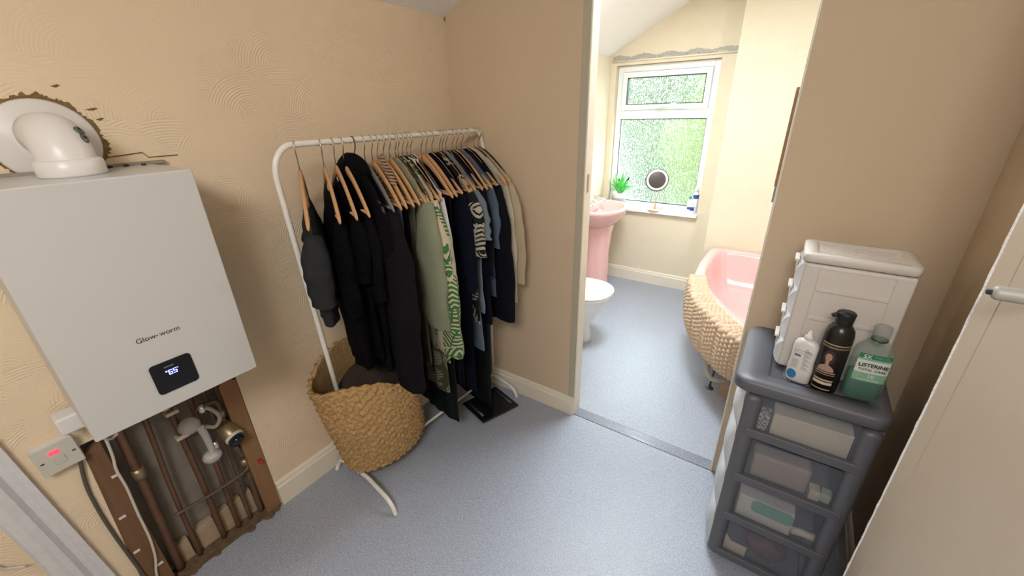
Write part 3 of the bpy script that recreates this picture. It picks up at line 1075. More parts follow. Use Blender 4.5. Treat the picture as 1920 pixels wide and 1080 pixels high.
def trousers_mesh(L, hw, zhem, th, seed, zbar=None, split=True):
    """legs folded over the bar: a flat hanging slab with soft creases"""
    zb = (zbar or (arm_z(0.21) - 0.012))
    rs = []
    rows, n = 24, 40
    for j in range(rows + 1):
        v = j / rows
        ring = []
        for i in range(n):
            a = 2 * PI * i / n
            cu, su = math.cos(a), math.sin(a)
            l = hw * (abs(cu) ** 0.6) * (1 if cu > 0 else -1) * (1 - 0.12 * v + 0.03 * math.sin(v * 5 + seed))
            tt = th * (0.25 if v == 0 else 0.55 + 0.45 * min(1, v * 3)) * (abs(su) ** 0.6) * (1 if su > 0 else -1)
            f = 0.006 * noise.noise(Vector((l * 18, v * 3, seed)))
            ring.append(L.p(l, tt + f - 0.010, zb + (zhem - zb) * v + 0.008 * v * noise.noise(Vector((l * 14, seed, 2)))))
        rs.append(ring)
    return MB().rings(rs, cap=True)


# fabrics
F_char = fabric('charcoal_jersey', (0.026, 0.027, 0.028), 300, 0.25)
F_black = fabric('black_cotton', (0.0025, 0.0023, 0.003), 260, 0.3)
F_black2 = fabric('soft_black_wool', (0.0035, 0.003, 0.0042), 120, 0.5, bump=1.0)
F_coat = fabric('purple_black_coat_wool', (0.008, 0.0068, 0.009), 160, 0.4, bump=0.8)
F_grey = fabric('dark_grey_denim', (0.014, 0.016, 0.020), 300, 0.25)
F_blue = fabric('blue_grey_denim', (0.085, 0.115, 0.16), 300, 0.35)
F_olive = fabric('olive_cotton', (0.075, 0.075, 0.045), 260, 0.25)
F_sage = fabric('sage_linen', (0.235, 0.25, 0.165), 260, 0.12, bump=0.5)
F_white = fabric('white_cotton', (0.60, 0.59, 0.60), 260, 0.06)
F_dgreen = fabric('bottle_green_wool', (0.009, 0.013, 0.012), 160, 0.35)
F_navy = fabric('navy_cotton', (0.0055, 0.007, 0.015), 260, 0.3)
F_navy2 = fabric('ink_blue_wool', (0.0065, 0.007, 0.011), 200, 0.3)
F_cham = fabric('grey_blue_chambray', (0.17, 0.20, 0.235), 320, 0.15)
F_denim = fabric('washed_blue_denim', (0.13, 0.17, 0.225), 320, 0.35)
F_cream = fabric('cream_knit', (0.50, 0.44, 0.34), 260, 0.10)
F_beige = fabric('beige_linen', (0.46, 0.38, 0.26), 260, 0.10)


def palm_fabric(name, ground, leaf, cell=9.0, freq=150, cover=0.62):
    M = mat(name, ground, 0.85, spec=0.15)
    g = NT(M)
    # map onto the hanging plane (across, height)
    cmb = g.n.nodes.new('ShaderNodeCombineXYZ')
    g.put(cmb.inputs[0], g.m('ADD', g.m('MULTIPLY', g.x, 0.7), g.m('MULTIPLY', g.y, -0.9)))
    g.put(cmb.inputs[1], g.m('MULTIPLY', g.z, 1.0))
    vor = g.n.nodes.new('ShaderNodeTexVoronoi')
    vor.voronoi_dimensions = '2D'
    vor.inputs['Scale'].default_value = cell
    g.n.links.new(cmb.outputs[0], vor.inputs['Vector'])
    sub = g.n.nodes.new('ShaderNodeVectorMath')
    sub.operation = 'SUBTRACT'
    g.n.links.new(cmb.outputs[0], sub.inputs[0])
    g.n.links.new(vor.outputs['Position'], sub.inputs[1])
    sc = g.n.nodes.new('ShaderNodeSeparateColor')
    g.n.links.new(vor.outputs['Color'], sc.inputs[0])
    ang = g.m('MULTIPLY', g.m('SUBTRACT', sc.outputs[0], 0.5), 3.4)
    s2 = g.n.nodes.new('ShaderNodeSeparateXYZ')
    g.n.links.new(sub.outputs[0], s2.inputs[0])
    ca, sa = g.m('COSINE', ang), g.m('SINE', ang)
    px_ = g.m('SUBTRACT', g.m('MULTIPLY', s2.outputs[0], ca), g.m('MULTIPLY', s2.outputs[1], sa))
    py_ = g.m('ADD', g.m('MULTIPLY', s2.outputs[0], sa), g.m('MULTIPLY', s2.outputs[1], ca))
    ax_ = g.m('ABSOLUTE', px_)
    py_ = g.m('ADD', py_, g.m('MULTIPLY', g.noise(14, 2), 0.03))
    st = g.m('SINE', g.m('MULTIPLY', g.m('SUBTRACT', py_, g.m('MULTIPLY', ax_, 0.75)), freq * 2.0))
    inleaf = g.m('LESS_THAN', g.m('ADD', g.m('MULTIPLY', ax_, 1.25), g.m('MULTIPLY', g.m('ABSOLUTE', py_), 0.5)), 0.56 / cell)
    fr = g.m('MULTIPLY', g.m('GREATER_THAN', st, -0.25), inleaf)
    spine = g.m('MULTIPLY', g.m('LESS_THAN', ax_, 0.0025), inleaf)
    fac = g.m('MAXIMUM', fr, spine)
    g.n.links.new(g.mix(fac, ground, leaf), g.b.inputs['Base Color'])
    g.bump(g.noise(260, 3), 0.3, 0.002)
    return M


F_palm = palm_fabric('cream_cotton_green_palm_leaves', (0.52, 0.44, 0.31), (0.045, 0.15, 0.05), 9, 165)
F_palmdark = palm_fabric('olive_cotton_pale_line_leaves', (0.055, 0.055, 0.032), (0.22, 0.22, 0.15), 12, 260)
F_palmblack = palm_fabric('black_cotton_pale_palm_leaves', (0.013, 0.014, 0.016), (0.40, 0.37, 0.30), 10, 140)

GR = 'clothes on the white rail'


def garment(kind, label, cat, y, yaw, fab, w=0.19, hem=0.7, wh=None, sl=None, srw=0.055, sth=0.030, th=0.020, drop=0.0, seed=1, hlabel=None, out_=0.035, flare=0.0, taper=0.75, hood=False, collar=False, bar=True, wood_=True, hookm=None, hmat=None, fwd=-0.01, both=True):
    L = Loc(y, yaw)
    make_hanger(L, hlabel or ('pale wooden hanger holding the ' + label.split(',')[0].split(' hanging')[0].split(' on ')[0])[:90], wood_, bar, hookm, hmat)
    g = thing(kind, label, cat, tuple(L.p(0, 0, hem)), 0, GR)
    if kind == 'trousers':
        trousers_mesh(L, w, hem, th, seed).build('legs', fab, g, smooth=True)
        return L, g
    cloth_body(L, w, wh or w * 1.02, th, ZN, hem, seed, drop).build('body', fab, g, smooth=True)
    if sl is not None:
        for s in ((1, -1) if both else (1,)):
            cloth_sleeve(L, s, w, sl if s == 1 else max(sl, 0.62), srw, sth, seed + s * 2.5, drop, flare, out_ if s == 1 else 0.0, fwd, taper=taper).build('sleeve', fab, g, smooth=True)
    if collar:
        cm = MB()
        rs = []
        for j, (dz, rr) in enumerate(((0.0, 0.052), (0.022, 0.046), (0.026, 0.050), (0.004, 0.064))):
            rs.append([L.p(rr * math.cos(2 * PI * k / 20), 0.40 * rr * math.sin(2 * PI * k / 20) - 0.004, ZN - 0.035 + dz - drop - 0.35 * rr * abs(math.cos(2 * PI * k / 20))) for k in range(20)])
        cm.rings(rs, cap=False).build('collar', fab, g, smooth=True)
    if hood:
        hm = MB()
        hm.ball(L.p(-0.005, -0.015, ZN - 0.055 - drop), 0.085, 0.045, 0.075, 14)
        for i, v_ in enumerate(hm.v):
            q = Vector(v_)
            d = noise.noise(q * 22)
            hm.v[i] = tuple(q + Vector((1, -1, 0.5)) * 0.014 * d)
        hm.build('hood', fab, g, smooth=True)
    return L, g


G = garment
G('jumper', 'charcoal grey short sleeved jumper hanging at the left end of the rail', 'jumper', 0.758, -31, F_char, 0.165, 0.925, sl=1.02, srw=0.062, sth=0.045, th=0.030, drop=0.095, seed=1, hlabel='pale wooden hanger at the left end of the rail, above the charcoal jumper')
G('cardigan', 'plain black long top hanging second from the left on the rail', 'top', 0.846, -27, F_black, 0.185, 0.70, sl=0.95, srw=0.055, sth=0.035, th=0.036, drop=0.055, seed=2, hlabel='wooden hanger with its round bar showing, second from the left')
G('shirt', 'black t-shirt with short sleeve, third from the left on the rail', 't-shirt', 0.890, -23, F_black, 0.19, 0.72, sl=1.07, srw=0.065, sth=0.032, th=0.028, drop=0.045, seed=3, hlabel='wooden hanger third from the left, half hidden by a black t-shirt')
G('cardigan', 'black wool cardigan fourth from the left, falling over the basket', 'cardigan', 0.925, -20, F_black2, 0.195, 0.645, sl=0.98, srw=0.058, sth=0.03, th=0.028, drop=0.05, seed=4, hlabel='long wooden hanger fourth from the left with its right arm bare')
L5, g5 = G('jacket', 'black hooded jacket on a hanger with a black hook', 'jacket', 0.972, -18, F_black2, 0.20, 0.62, sl=0.80, srw=0.060, sth=0.040, th=0.034, drop=0.0, seed=5, hood=True, hlabel='black hooked hanger holding the hooded jacket', wood_=False, hookm=M_blackwire, hmat=M_blackplastic, bar=False)
G('coat', 'long dark wool coat with a wide sleeve reaching over the basket', 'coat', 1.012, -18, F_coat, 0.20, 0.56, sl=0.575, srw=0.080, sth=0.055, th=0.030, drop=0.03, seed=6, out_=0.075, taper=1.05, fwd=-0.035, hlabel='grey plastic hanger beside the hooded jacket', wood_=False, hmat=mat('grey_hanger_plastic', (0.16, 0.15, 0.14), 0.4))
G('trousers', 'dark grey jeans folded over a hanger right of the long dark coat', 'jeans', 1.045, -17, F_grey, 0.175, 0.60, th=0.014, seed=7, hlabel='wooden hanger over the dark grey jeans')
G('trousers', 'blue grey jeans folded over a hanger, showing as a pale stripe', 'jeans', 1.070, -17, F_blue, 0.172, 0.58, th=0.012, seed=8, hlabel='shiny wooden hanger over the blue grey jeans')
G('trousers', 'black trousers folded over a hanger beside the blue grey jeans', 'trousers', 1.098, -16, F_black, 0.165, 0.36, th=0.014, seed=9, hlabel='wooden hanger over the black folded trousers')
G('trousers', 'olive trousers folded over a hanger left of the sage shirt', 'trousers', 1.126, -16, F_olive, 0.185, 0.55, th=0.013, seed=10, hlabel='wooden hanger with a glossy arm end left of the sage shirt')
G('shirt', 'plain sage green shirt with a long loose sleeve', 'shirt', 1.155, -15, F_sage, 0.226, 0.66, sl=0.775, srw=0.078, sth=0.040, th=0.014, seed=11, out_=0.030, taper=1.0, fwd=-0.015, hlabel='wooden hanger inside the sage green shirt')
G('shirt', 'cream shirt printed with green palm leaves', 'shirt', 1.190, -15, F_palm, 0.226, 0.55, sl=0.635, srw=0.074, sth=0.042, th=0.016, seed=12, out_=0.055, taper=1.15, collar=True, hlabel='wooden hanger inside the green palm leaf shirt')
G('dress', 'dark olive dress with pale line drawn leaves, hem below the palm shirt', 'dress', 1.168, -15, F_palmdark, 0.222, 0.38, wh=0.215, th=0.018, seed=13, hlabel='wooden hanger inside the dark olive leaf print dress')
G('shirt', 'white shirt showing as a bright strip behind the palm leaf shirt', 'shirt', 1.232, -14, F_white, 0.226, 0.66, sl=0.69, srw=0.050, sth=0.016, th=0.010, seed=14, out_=0.035, taper=0.9, collar=True, hlabel='wooden hanger inside the white shirt')
G('dress', 'long dark green dress, its hem near the floor left of the scale', 'dress', 1.212, -13, F_dgreen, 0.222, 0.15, wh=0.195, th=0.016, seed=15, hlabel='wooden hanger inside the long dark green dress')
G('trousers', 'navy trousers under a bare wooden hanger right of the white shirt', 'trousers', 1.290, -14, F_navy, 0.185, 0.33, th=0.012, seed=16, hlabel='bare wooden hanger right of the white shirt, arm end low')
G('trousers', 'dark blue trousers under the higher bare hanger right of the white shirt', 'trousers', 1.315, -14, F_navy2, 0.185, 0.30, th=0.012, seed=17, hlabel='bare wooden hanger with a notched arm right of the white shirt')
G('dress', 'dark navy long dress in the right half of the rail', 'dress', 1.350, -14, F_navy, 0.226, 0.27, wh=0.21, sl=0.86, srw=0.055, sth=0.022, th=0.016, seed=18, hlabel='wooden hanger inside the dark navy long dress')
G('shirt', 'black shirt with pale palm leaves, its cuff showing under the chambray sleeve', 'shirt', 1.395, -14, F_palmblack, 0.226, 0.66, sl=1.03, srw=0.064, sth=0.026, th=0.014, seed=19, out_=0.045, taper=1.05, hlabel='wooden hanger inside the black palm leaf shirt')
G('shirt', 'grey blue chambray shirt with a turned up short sleeve', 'shirt', 1.432, -14, F_cham, 0.226, 0.70, sl=1.10, srw=0.062, sth=0.026, th=0.014, seed=20, out_=0.045, taper=1.1, collar=True, hlabel='wooden hanger inside the grey blue chambray shirt')
LD, gd = G('dress', 'washed blue denim dress, its button edge hanging below the dark clothes', 'dress', 1.412, -15, F_denim, 0.14, 0.50, wh=0.235, th=0.014, seed=21, drop=0.06, hlabel='wooden hanger inside the washed denim dress')
G('shirt', 'navy blue shirt between the chambray and the ink blue jacket', 'shirt', 1.475, -14, F_navy, 0.226, 0.62, sl=0.90, srw=0.05, sth=0.02, th=0.012, seed=22, hlabel='wooden hanger inside the navy blue shirt')
G('trousers', 'very long dark green trousers with hems just above the black scale', 'trousers', 1.500, -13, F_dgreen, 0.19, 0.045, th=0.018, seed=23, hlabel='wooden hanger over the longest dark green trousers')
G('shirt', 'steel blue shirt left of the ink blue jacket', 'shirt', 1.532, -13, F_blue, 0.226, 0.75, sl=1.02, srw=0.045, sth=0.018, th=0.010, seed=24, hlabel='wooden hanger inside the steel blue shirt')
G('jacket', 'ink blue jacket with a long straight sleeve near the right end', 'jacket', 1.572, -13, F_navy2, 0.226, 0.60, sl=0.625, srw=0.064, sth=0.034, th=0.016, seed=25, out_=0.050, taper=0.95, hlabel='wooden hanger inside the ink blue jacket')
G('shirt', 'cream shirt second from the right end of the rail', 'shirt', 1.620, -10, F_cream, 0.226, 0.64, sl=0.70, srw=0.050, sth=0.018, th=0.010, seed=26, out_=0.045, taper=0.8, hlabel='wooden hanger inside the cream shirt')
G('jacket', 'beige linen jacket at the right end of the rail', 'jacket', 1.650, -9, F_beige, 0.226, 0.72, sl=0.80, srw=0.058, sth=0.024, th=0.012, seed=27, out_=0.065, taper=0.75, hlabel='broad wooden hanger at the right end of the rail')
# white care tags, denim buttons
MB().box(-0.006, 0.006, -0.001, 0.001, -0.005, 0.005, Matrix.Translation((-1.30, 0.86, 0.90))).build('care_tag', M_white, g5)
# striped elastic coil on a hook
cp = []
for i in range(90):
    t = i / 89
    a = t * 2 * PI * 9
    cp.append(Vector((rx(1.075) + 0.03 + 0.10 * t + 0.013 * math.cos(a), 1.055 - 0.03 * t + 0.010 * math.sin(a), 1.475 - 0.10 * t)))
co = MB().tube(cp, 0.0042, 6).build('striped_belt', mat('brown_striped_cord', (0.34, 0.22, 0.15), 0.7, var=(60, 0.9)), smooth=True, loc=cp[0])
tag(co, 'brown striped twisted cord hanging among the wooden hangers', 'belt')

# ------------------------------------------------------------------ seagrass basket under the rail
bk = thing('woven_basket', 'floppy woven seagrass basket behind the left post of the rail', 'basket', (-1.39, 0.98, 0.092))
rs, rsi = [], []
rows, n = 110, 230
for j in range(rows + 1):
    v = j / rows
    cx = -1.452 + 0.050 * v
    cy = 0.912 - 0.078 * v
    ra = 0.148 + 0.044 * math.sin(min(1, v * 1.6) * PI / 2)
    rb = 0.208 + 0.012 * v
    ring, ringi = [], []
    for i in range(n):
        a = 2 * PI * i / n
        squash = 1 + 0.05 * noise.noise(Vector((math.cos(a) * 1.2, math.sin(a) * 1.2, v * 2.0)))
        weave = 0.0105 * (abs(math.sin(v * 26 * PI / 2 + (PI / 2 if int(a * 34 / PI) % 2 else 0))) * (0.4 + 0.6 * abs(math.sin(a * 34)))) + 0.010 * noise.noise(Vector((a * 17, v * 30, 2)))
        zt = 0.092 + v * (0.500 + 0.055 * math.cos(a * 2 + 0.9) + 0.035 * math.sin(a - 1.0) + 0.014 * noise.noise(Vector((a * 5, 4, 1))))
        zt -= v * 0.06 * math.sin(a) * 1.0
        r1 = squash + weave / 0.19
        ring.append(Vector((min(max(cx + ra * r1 * math.cos(a), -1.612), -1.0), cy + rb * r1 * math.sin(a), zt)))
        q = squash - 0.05
        ringi.append(Vector((max(cx + ra * q * math.cos(a), -1.600), cy + rb * q * math.sin(a), max(zt, 0.11))))
    rs.append(ring)
    rsi.append(ringi)
M_sea = mat('golden_seagrass', (0.47, 0.29, 0.125), 0.85, var=(90, 0.5), bump=(110, 1.0), spec=0.2)
MB().rings(rs + rsi[::-1], cap=True).build('basket_body', M_sea, bk, smooth=True)
lt = MB()
lt.ball((-1.40, 0.86, 0.50), 0.135, 0.16, 0.09, 12)
for i, v_ in enumerate(lt.v):
    q = Vector(v_)
    lt.v[i] = tuple(q + Vector((0, 0, 1)) * 0.05 * noise.noise(q * 9))
lt = lt.build('folded_blanket', mat('dark_brown_fleece', (0.035, 0.022, 0.016), 0.95, var=(12, 0.5), bump=(60, 1)), smooth=True, loc=(-1.40, 0.86, 0.42))
tag(lt, 'dark brown blanket stuffed inside the seagrass basket', 'blanket')

# bathroom scale on the floor under the clothes
sc = thing('bathroom_scale', 'flat black glass bathroom scale on the floor at the end of the rail', 'scale', (-1.24, 1.5, 0))
sq = [(-1.372, 1.405), (-1.168, 1.345), (-1.085, 1.575), (-1.300, 1.640)]
MB().prism(sq, 0.012, 0.024).build('glass_top', M_black, sc, bevel=0.003)
MB().prism([(-1.352, 1.415), (-1.178, 1.365), (-1.105, 1.568), (-1.292, 1.622)], 0.0, 0.012).build('base', M_blackplastic, sc)
for (a, b_), (c, d) in (((-1.340, 1.425), (-1.195, 1.382)), ((-1.285, 1.605), (-1.125, 1.560))):
    MB().tube([(a, b_, 0.0242), (c, d, 0.0242)], 0.009, 6, flat=1).build('metal_strip', mat('dark_grey_metal', (0.06, 0.065, 0.07), 0.4, metal=0.5), sc, smooth=True)
# ------------------------------------------------------------------ grey drawer tower
M_greyp = mat('grey_plastic', (0.108, 0.110, 0.125), 0.42, bump=(500, 0.15))
TX0, TX1, TY0, TY1, TZ = 0.004, 0.348, 1.272, 1.668, 0.80
tw = thing('drawer_tower', 'grey plastic tower of four clear drawers against the far wall', 'drawer tower', (0.208, 1.47, 0))
# posts at the corners
for x0, x1 in ((TX0, TX0 + 0.052), (TX1 - 0.050, TX1)):
    for y0, y1 in ((TY0, TY0 + 0.05), (TY1 - 0.05, TY1)):
        MB().box(x0, x1, y0, y1, 0.012, TZ - 0.03).build('corner_post', M_greyp, tw, bevel=0.02)
WZ = [(0.66, 0.785), (0.45, 0.595), (0.265, 0.40), (0.075, 0.195)]
for k, z in enumerate((0.612, 0.412, 0.217, 0.02)):
    sh_ = MB()
    sh_.box(TX0 + 0.03, TX1 - 0.04, TY0 + 0.004, TY1 - 0.01, z + 0.004, z + 0.010)
    sh_.box(TX0 + 0.022, TX1 - 0.02, TY0 - 0.0035, TY0 + 0.016, z + 0.002, z + 0.034)
    sh_.box(TX0 + 0.022, TX1 - 0.02, TY1 - 0.016, TY1 + 0.0035, z + 0.002, z + 0.034)
    sh_.build('shelf_frame', M_greyp, tw, bevel=0.004)
MB().box(TX1 - 0.012, TX1, TY0 + 0.02, TY1 - 0.02, 0.02, TZ - 0.03).build('back_panel', M_greyp, tw)
ld = MB()
out0 = rrect(TX0 - 0.040, TX1 + 0.006, TY0 - 0.010, TY1 + 0.006, 0.045, 8)
out1 = rrect(TX0 - 0.034, TX1 + 0.002, TY0 - 0.004, TY1 + 0.002, 0.042, 8)
in1 = rrect(TX0 + 0.045, TX1 - 0.035, TY0 + 0.046, TY1 - 0.030, 0.020, 8)
in0 = rrect(TX0 + 0.050, TX1 - 0.040, TY0 + 0.050, TY1 - 0.036, 0.018, 8)
def rl_(p, z): return [Vector((a, b_, z)) for a, b_ in p]
ld.rings([rl_(out1, 0.786), rl_(out0, 0.790), rl_(out0, 0.818), rl_(out1, 0.827), rl_(in1, 0.829), rl_(in0, 0.810)], cap=True)
ld.build('lid', M_greyp, tw, smooth=True, bevel=0)
ts = MB().prism(rrect(TX0 + 0.088, TX1 - 0.075, TY0 + 0.085, TY1 - 0.07, 0.02), 0.8102, 0.8125)
ts.build('lid_panel', M_greyp, tw, bevel=0.003)
ZT = [(0.615, 0.742), (0.415, 0.610), (0.220, 0.410), (0.028, 0.215)]
drawers = []
for k, ((z0, z1), fl) in enumerate(zip(WZ, (0.625, 0.425, 0.230, 0.033))):
    t_ = MB()
    ztop = z1 - 0.002
    t_.box(TX0 + 0.03, TX1 - 0.05, TY0 + 0.018, TY0 + 0.021, fl, ztop)
    t_.box(TX0 + 0.03, TX1 - 0.05, TY1 - 0.021, TY1 - 0.018, fl, ztop)
    t_.box(TX0 + 0.03, TX1 - 0.05, TY0 + 0.021, TY1 - 0.021, fl, fl + 0.003)
    d = t_.build('drawer', M_clear, tw, label='clear smoky drawer with things inside')
    fr = MB()
    zA, zB = (fl - 0.012, (0.745 if k == 0 else WZ[k][1] + 0.018))
    rs = []
    for j in range(13):
        v = j / 12
        bulge = 0.034 * math.sin(PI * v) ** 0.6
        rs.append([Vector((TX0 + 0.004 - bulge * (1 - abs(2 * i / 12 - 1) ** 6), TY0 + 0.012 + (TY1 - TY0 - 0.024) * i / 12, zA + (zB - zA) * v)) for i in range(13)])
    fr.rings(rs, cap=False, closed=False)
    fr.build('drawer_front', M_clearfront, d, smooth=True, solid=0.003, label='bulging clear white drawer front')


def item(name, label, cat, x0, x1, y0, y1, z0, z1, material, rot=0, bevel=0.003):
    c = Vector(((x0 + x1) / 2, (y0 + y1) / 2, z0))
    R = Matrix.Translation(c) @ Matrix.Rotation(math.radians(rot), 4, 'Z') @ Matrix.Translation(-c)
    o = MB().box(x0, x1, y0, y1, z0, z1, R).build(name, material, bevel=bevel, loc=c)
    return tag(o, label, cat)


M_card = mat('cream_card', (0.60, 0.53, 0.43), 0.6)
item('cream_box', 'long cream box inside the top clear drawer', 'box', 0.092, 0.295, TY0 + 0.03, TY0 + 0.10, 0.629, 0.715, M_card, 2)
M_pat = mat('dotted_paper', (0.45, 0.42, 0.38), 0.7)
g = NT(M_pat)
g.n.links.new(g.mix(g.m('GREATER_THAN', g.noise(160, 1), 0.5), (0.55, 0.50, 0.45), (0.12, 0.11, 0.12)), g.b.inputs['Base Color'])
item('patterned_packet', 'small black and cream patterned packet left of the cream box', 'packet', 0.038, 0.088, TY0 + 0.03, TY0 + 0.08, 0.629, 0.695, M_pat, -6)
item('beige_pouch', 'dull beige pouch inside the second clear drawer', 'pouch', 0.070, 0.235, TY0 + 0.035, TY0 + 0.10, 0.429, 0.530, mat('dull_beige_card', (0.34, 0.29, 0.26), 0.7), 3, 0.012)
item('small_carton', 'small cream carton right of the beige pouch in the second drawer', 'carton', 0.240, 0.270, TY0 + 0.03, TY0 + 0.07, 0.429, 0.468, M_card, 5)
item('small_carton', 'tiny pale carton at the right end of the second drawer', 'carton', 0.274, 0.302, TY0 + 0.04, TY0 + 0.075, 0.429, 0.462, mat('pale_green_card', (0.45, 0.48, 0.40), 0.7), -8)
ib = item('long_carton', 'white carton with a green panel inside the third clear drawer', 'carton', 0.062, 0.232, TY0 + 0.028, TY0 + 0.09, 0.234, 0.335, mat('white_card', (0.56, 0.55, 0.51), 0.6), 0, 0.006)
MB().prism(rrect(0.105, 0.231, 0.281, 0.334, 0.018), TY0 + 0.0265, TY0 + 0.0285, 'y').build('green_panel', mat('mint_green_print', (0.16, 0.36, 0.28), 0.6), ib)
it = MB().tube([(0.238, TY0 + 0.05, 0.25), (0.262, TY0 + 0.045, 0.262), (0.290, TY0 + 0.05, 0.256), (0.30, TY0 + 0.06, 0.25)], 0.014, 8, smooth=4)
it = it.build('rolled_bandage', M_card, smooth=True, loc=(0.26, TY0 + 0.05, 0.236))
tag(it, 'rolled cream bandage right of the green and white carton', 'bandage')
it = MB().ball((0.19, TY0 + 0.085, 0.085), 0.07, 0.05, 0.045, 10)
for i, v_ in enumerate(it.v):
    it.v[i] = tuple(Vector(v_) + Vector((0, 0, 0.02)) * noise.noise(Vector(v_) * 40))
it = it.build('purple_cloth', mat('crumpled_purple_cloth', (0.11, 0.05, 0.07), 0.6, var=(40, 0.6), bump=(30, 1)), smooth=True, loc=(0.19, TY0 + 0.085, 0.04))
tag(it, 'crumpled purple cloth in the bottom clear drawer', 'cloth')
it = MB().box(0.05, 0.13, TY0 + 0.028, TY0 + 0.034, 0.037, 0.085).box(0.065, 0.080, TY0 + 0.026, TY0 + 0.029, 0.08, 0.18, Matrix.Translation((0.06, 0, 0.08)) @ Matrix.Rotation(math.radians(-35), 4, 'Y') @ Matrix.Translation((-0.06, 0, -0.08)))
it = it.build('paper_leaflet', M_card, loc=(0.09, TY0 + 0.03, 0.037))
tag(it, 'folded pale paper leaflet at the left of the bottom drawer', 'leaflet')

# ------------------------------------------------------------------ small white drawer unit on top
M_wp = mat('white_moulded_plastic', (0.66, 0.60, 0.54), 0.38)
UX0, UX1, UY0, UY1, UZ0, UZ1 = 0.062, 0.325, 1.436, 1.606, 0.8125, 1.207
un = thing('mini_drawer_unit', 'small white plastic drawer unit standing on the grey tower', 'drawer unit', (0.2, 1.54, UZ0))
ca = MB()
ca.box(UX0 + 0.008, UX1, UY0, UY1, UZ0, UZ1 - 0.03)
ca.build('casing', M_wp, un, bevel=0.008)
rb = MB()
for z in (0.905, 1.000, 1.095):
    rb.box(UX0 + 0.05, UX1 - 0.045, UY0 - 0.0035, UY0 + 0.002, z, z + 0.012)
rect_frame(rb, UX0 + 0.045, UX1 - 0.042, 0.80, 1.168, 0.003, UY0 - 0.002, UY0 + 0.002)
rb.build('side_ribs', M_wp, un, bevel=0.0015)
tl = MB()
o0 = rrect(UX0 - 0.001, UX1 + 0.003, UY0 - 0.003, UY1 + 0.002, 0.018, 6)
o1 = rrect(UX0 + 0.002, UX1 - 0.000, UY0 + 0.000, UY1 - 0.002, 0.020, 6)
i1 = rrect(UX0 + 0.032, UX1 - 0.026, UY0 + 0.018, UY1 - 0.020, 0.012, 6)
i0 = rrect(UX0 + 0.035, UX1 - 0.029, UY0 + 0.021, UY1 - 0.023, 0.010, 6)
tl.rings([rl_(o1, UZ1 - 0.026), rl_(o0, UZ1 - 0.024), rl_(o0, UZ1 - 0.003), rl_(o1, UZ1), rl_(i1, UZ1), rl_(i0, UZ1 - 0.008)])
tl.build('top_tray', M_wp, un, smooth=True)
dm = MB()
for i in range(22):
    for j in range(12):
        x = UX0 + 0.042 + (UX1 - UX0 - 0.08) * (i + 0.5 * (j % 2)) / 22
        y = UY0 + 0.028 + (UY1 - UY0 - 0.06) * j / 11
        dm.lathe([(0.0042, 0), (0.0030, 0.0014), (0.0, 0.0016)], (x, y, UZ1 - 0.0081), 5)
dm.build('textured_floor', M_wp, un)['kind'] = 'stuff'
for k in range(4):
    z0 = 0.816 + 0.091 * k
    fr = MB()
    rs = []
    for j in range(11):
        v = j / 10
        bu = 0.020 * math.sin(PI * v) ** 0.7
        rs.append([Vector((UX0 + 0.009 - bu, y, z0 + 0.088 * v)) for y in (UY0 + 0.006, UY0 + 0.012, UY1 - 0.012, UY1 - 0.006)] + [Vector((UX0 + 0.012, y, z0 + 0.088 * v)) for y in (UY1 - 0.006, UY0 + 0.006)])
    fr.rings(rs)
    d = fr.build('drawer_front', M_white if False else M_clearfront, un)
    MB().box(UX0 - 0.018, UX0 - 0.006, UY0 + 0.05, UY1 - 0.05, z0 + 0.074, z0 + 0.082).build('handle', M_wp, d, bevel=0.002)

# ------------------------------------------------------------------ toiletries on the tower
ZB = 0.813


def oval(a, b_, n=32, e=2.0):
    r = []
    for i in range(n):
        t = 2 * PI * i / n
        c, s = math.cos(t), math.sin(t)
        r.append((a * abs(c) ** (2 / e) * (1 if c >= 0 else -1), b_ * abs(s) ** (2 / e) * (1 if s >= 0 else -1)))
    return r


def loft(secs, loc, rz, n=32):
    R = Matrix.Translation(loc) @ Matrix.Rotation(math.radians(rz), 4, 'Z')
    return MB().rings([[R @ Vector((x, y, z)) for x, y in oval(a, b_, n, e)] for a, b_, z, e in secs])


# white pump-necked bottle
P1 = Vector((0.128, 1.375, ZB))
bt = thing('white_bottle', 'small white bottle with a blue round badge on the grey tower', 'bottle', tuple(P1))
loft([(0.030, 0.017, 0, 2.6), (0.033, 0.019, 0.004, 2.6), (0.034, 0.020, 0.05, 2.6), (0.031, 0.019, 0.075, 2.6), (0.032, 0.019, 0.10, 2.6), (0.032, 0.019, 0.128, 2.6), (0.026, 0.016, 0.142, 2.3), (0.012, 0.011, 0.148, 2)], P1, -14).build('bottle_body', M_white, bt, smooth=True)
MB().lathe([(0.012, 0.146), (0.0125, 0.158), (0.008, 0.162), (0.004, 0.176), (0, 0.177)], P1, 18).build('cap', M_white, bt, smooth=True)
FR = Matrix.Translation(P1) @ Matrix.Rotation(math.radians(-14), 4, 'Z')


def on_front(dx, dz, rise, base=FR):
    return base @ Matrix.Translation((dx, -rise, dz)) @ Matrix.Rotation(PI / 2, 4, 'X')


bd = MB()
def wb_y(x): return -0.0200 * (1 - min(1, abs(x) / 0.0342) ** 2.6) ** (1 / 2.6) - 0.0006


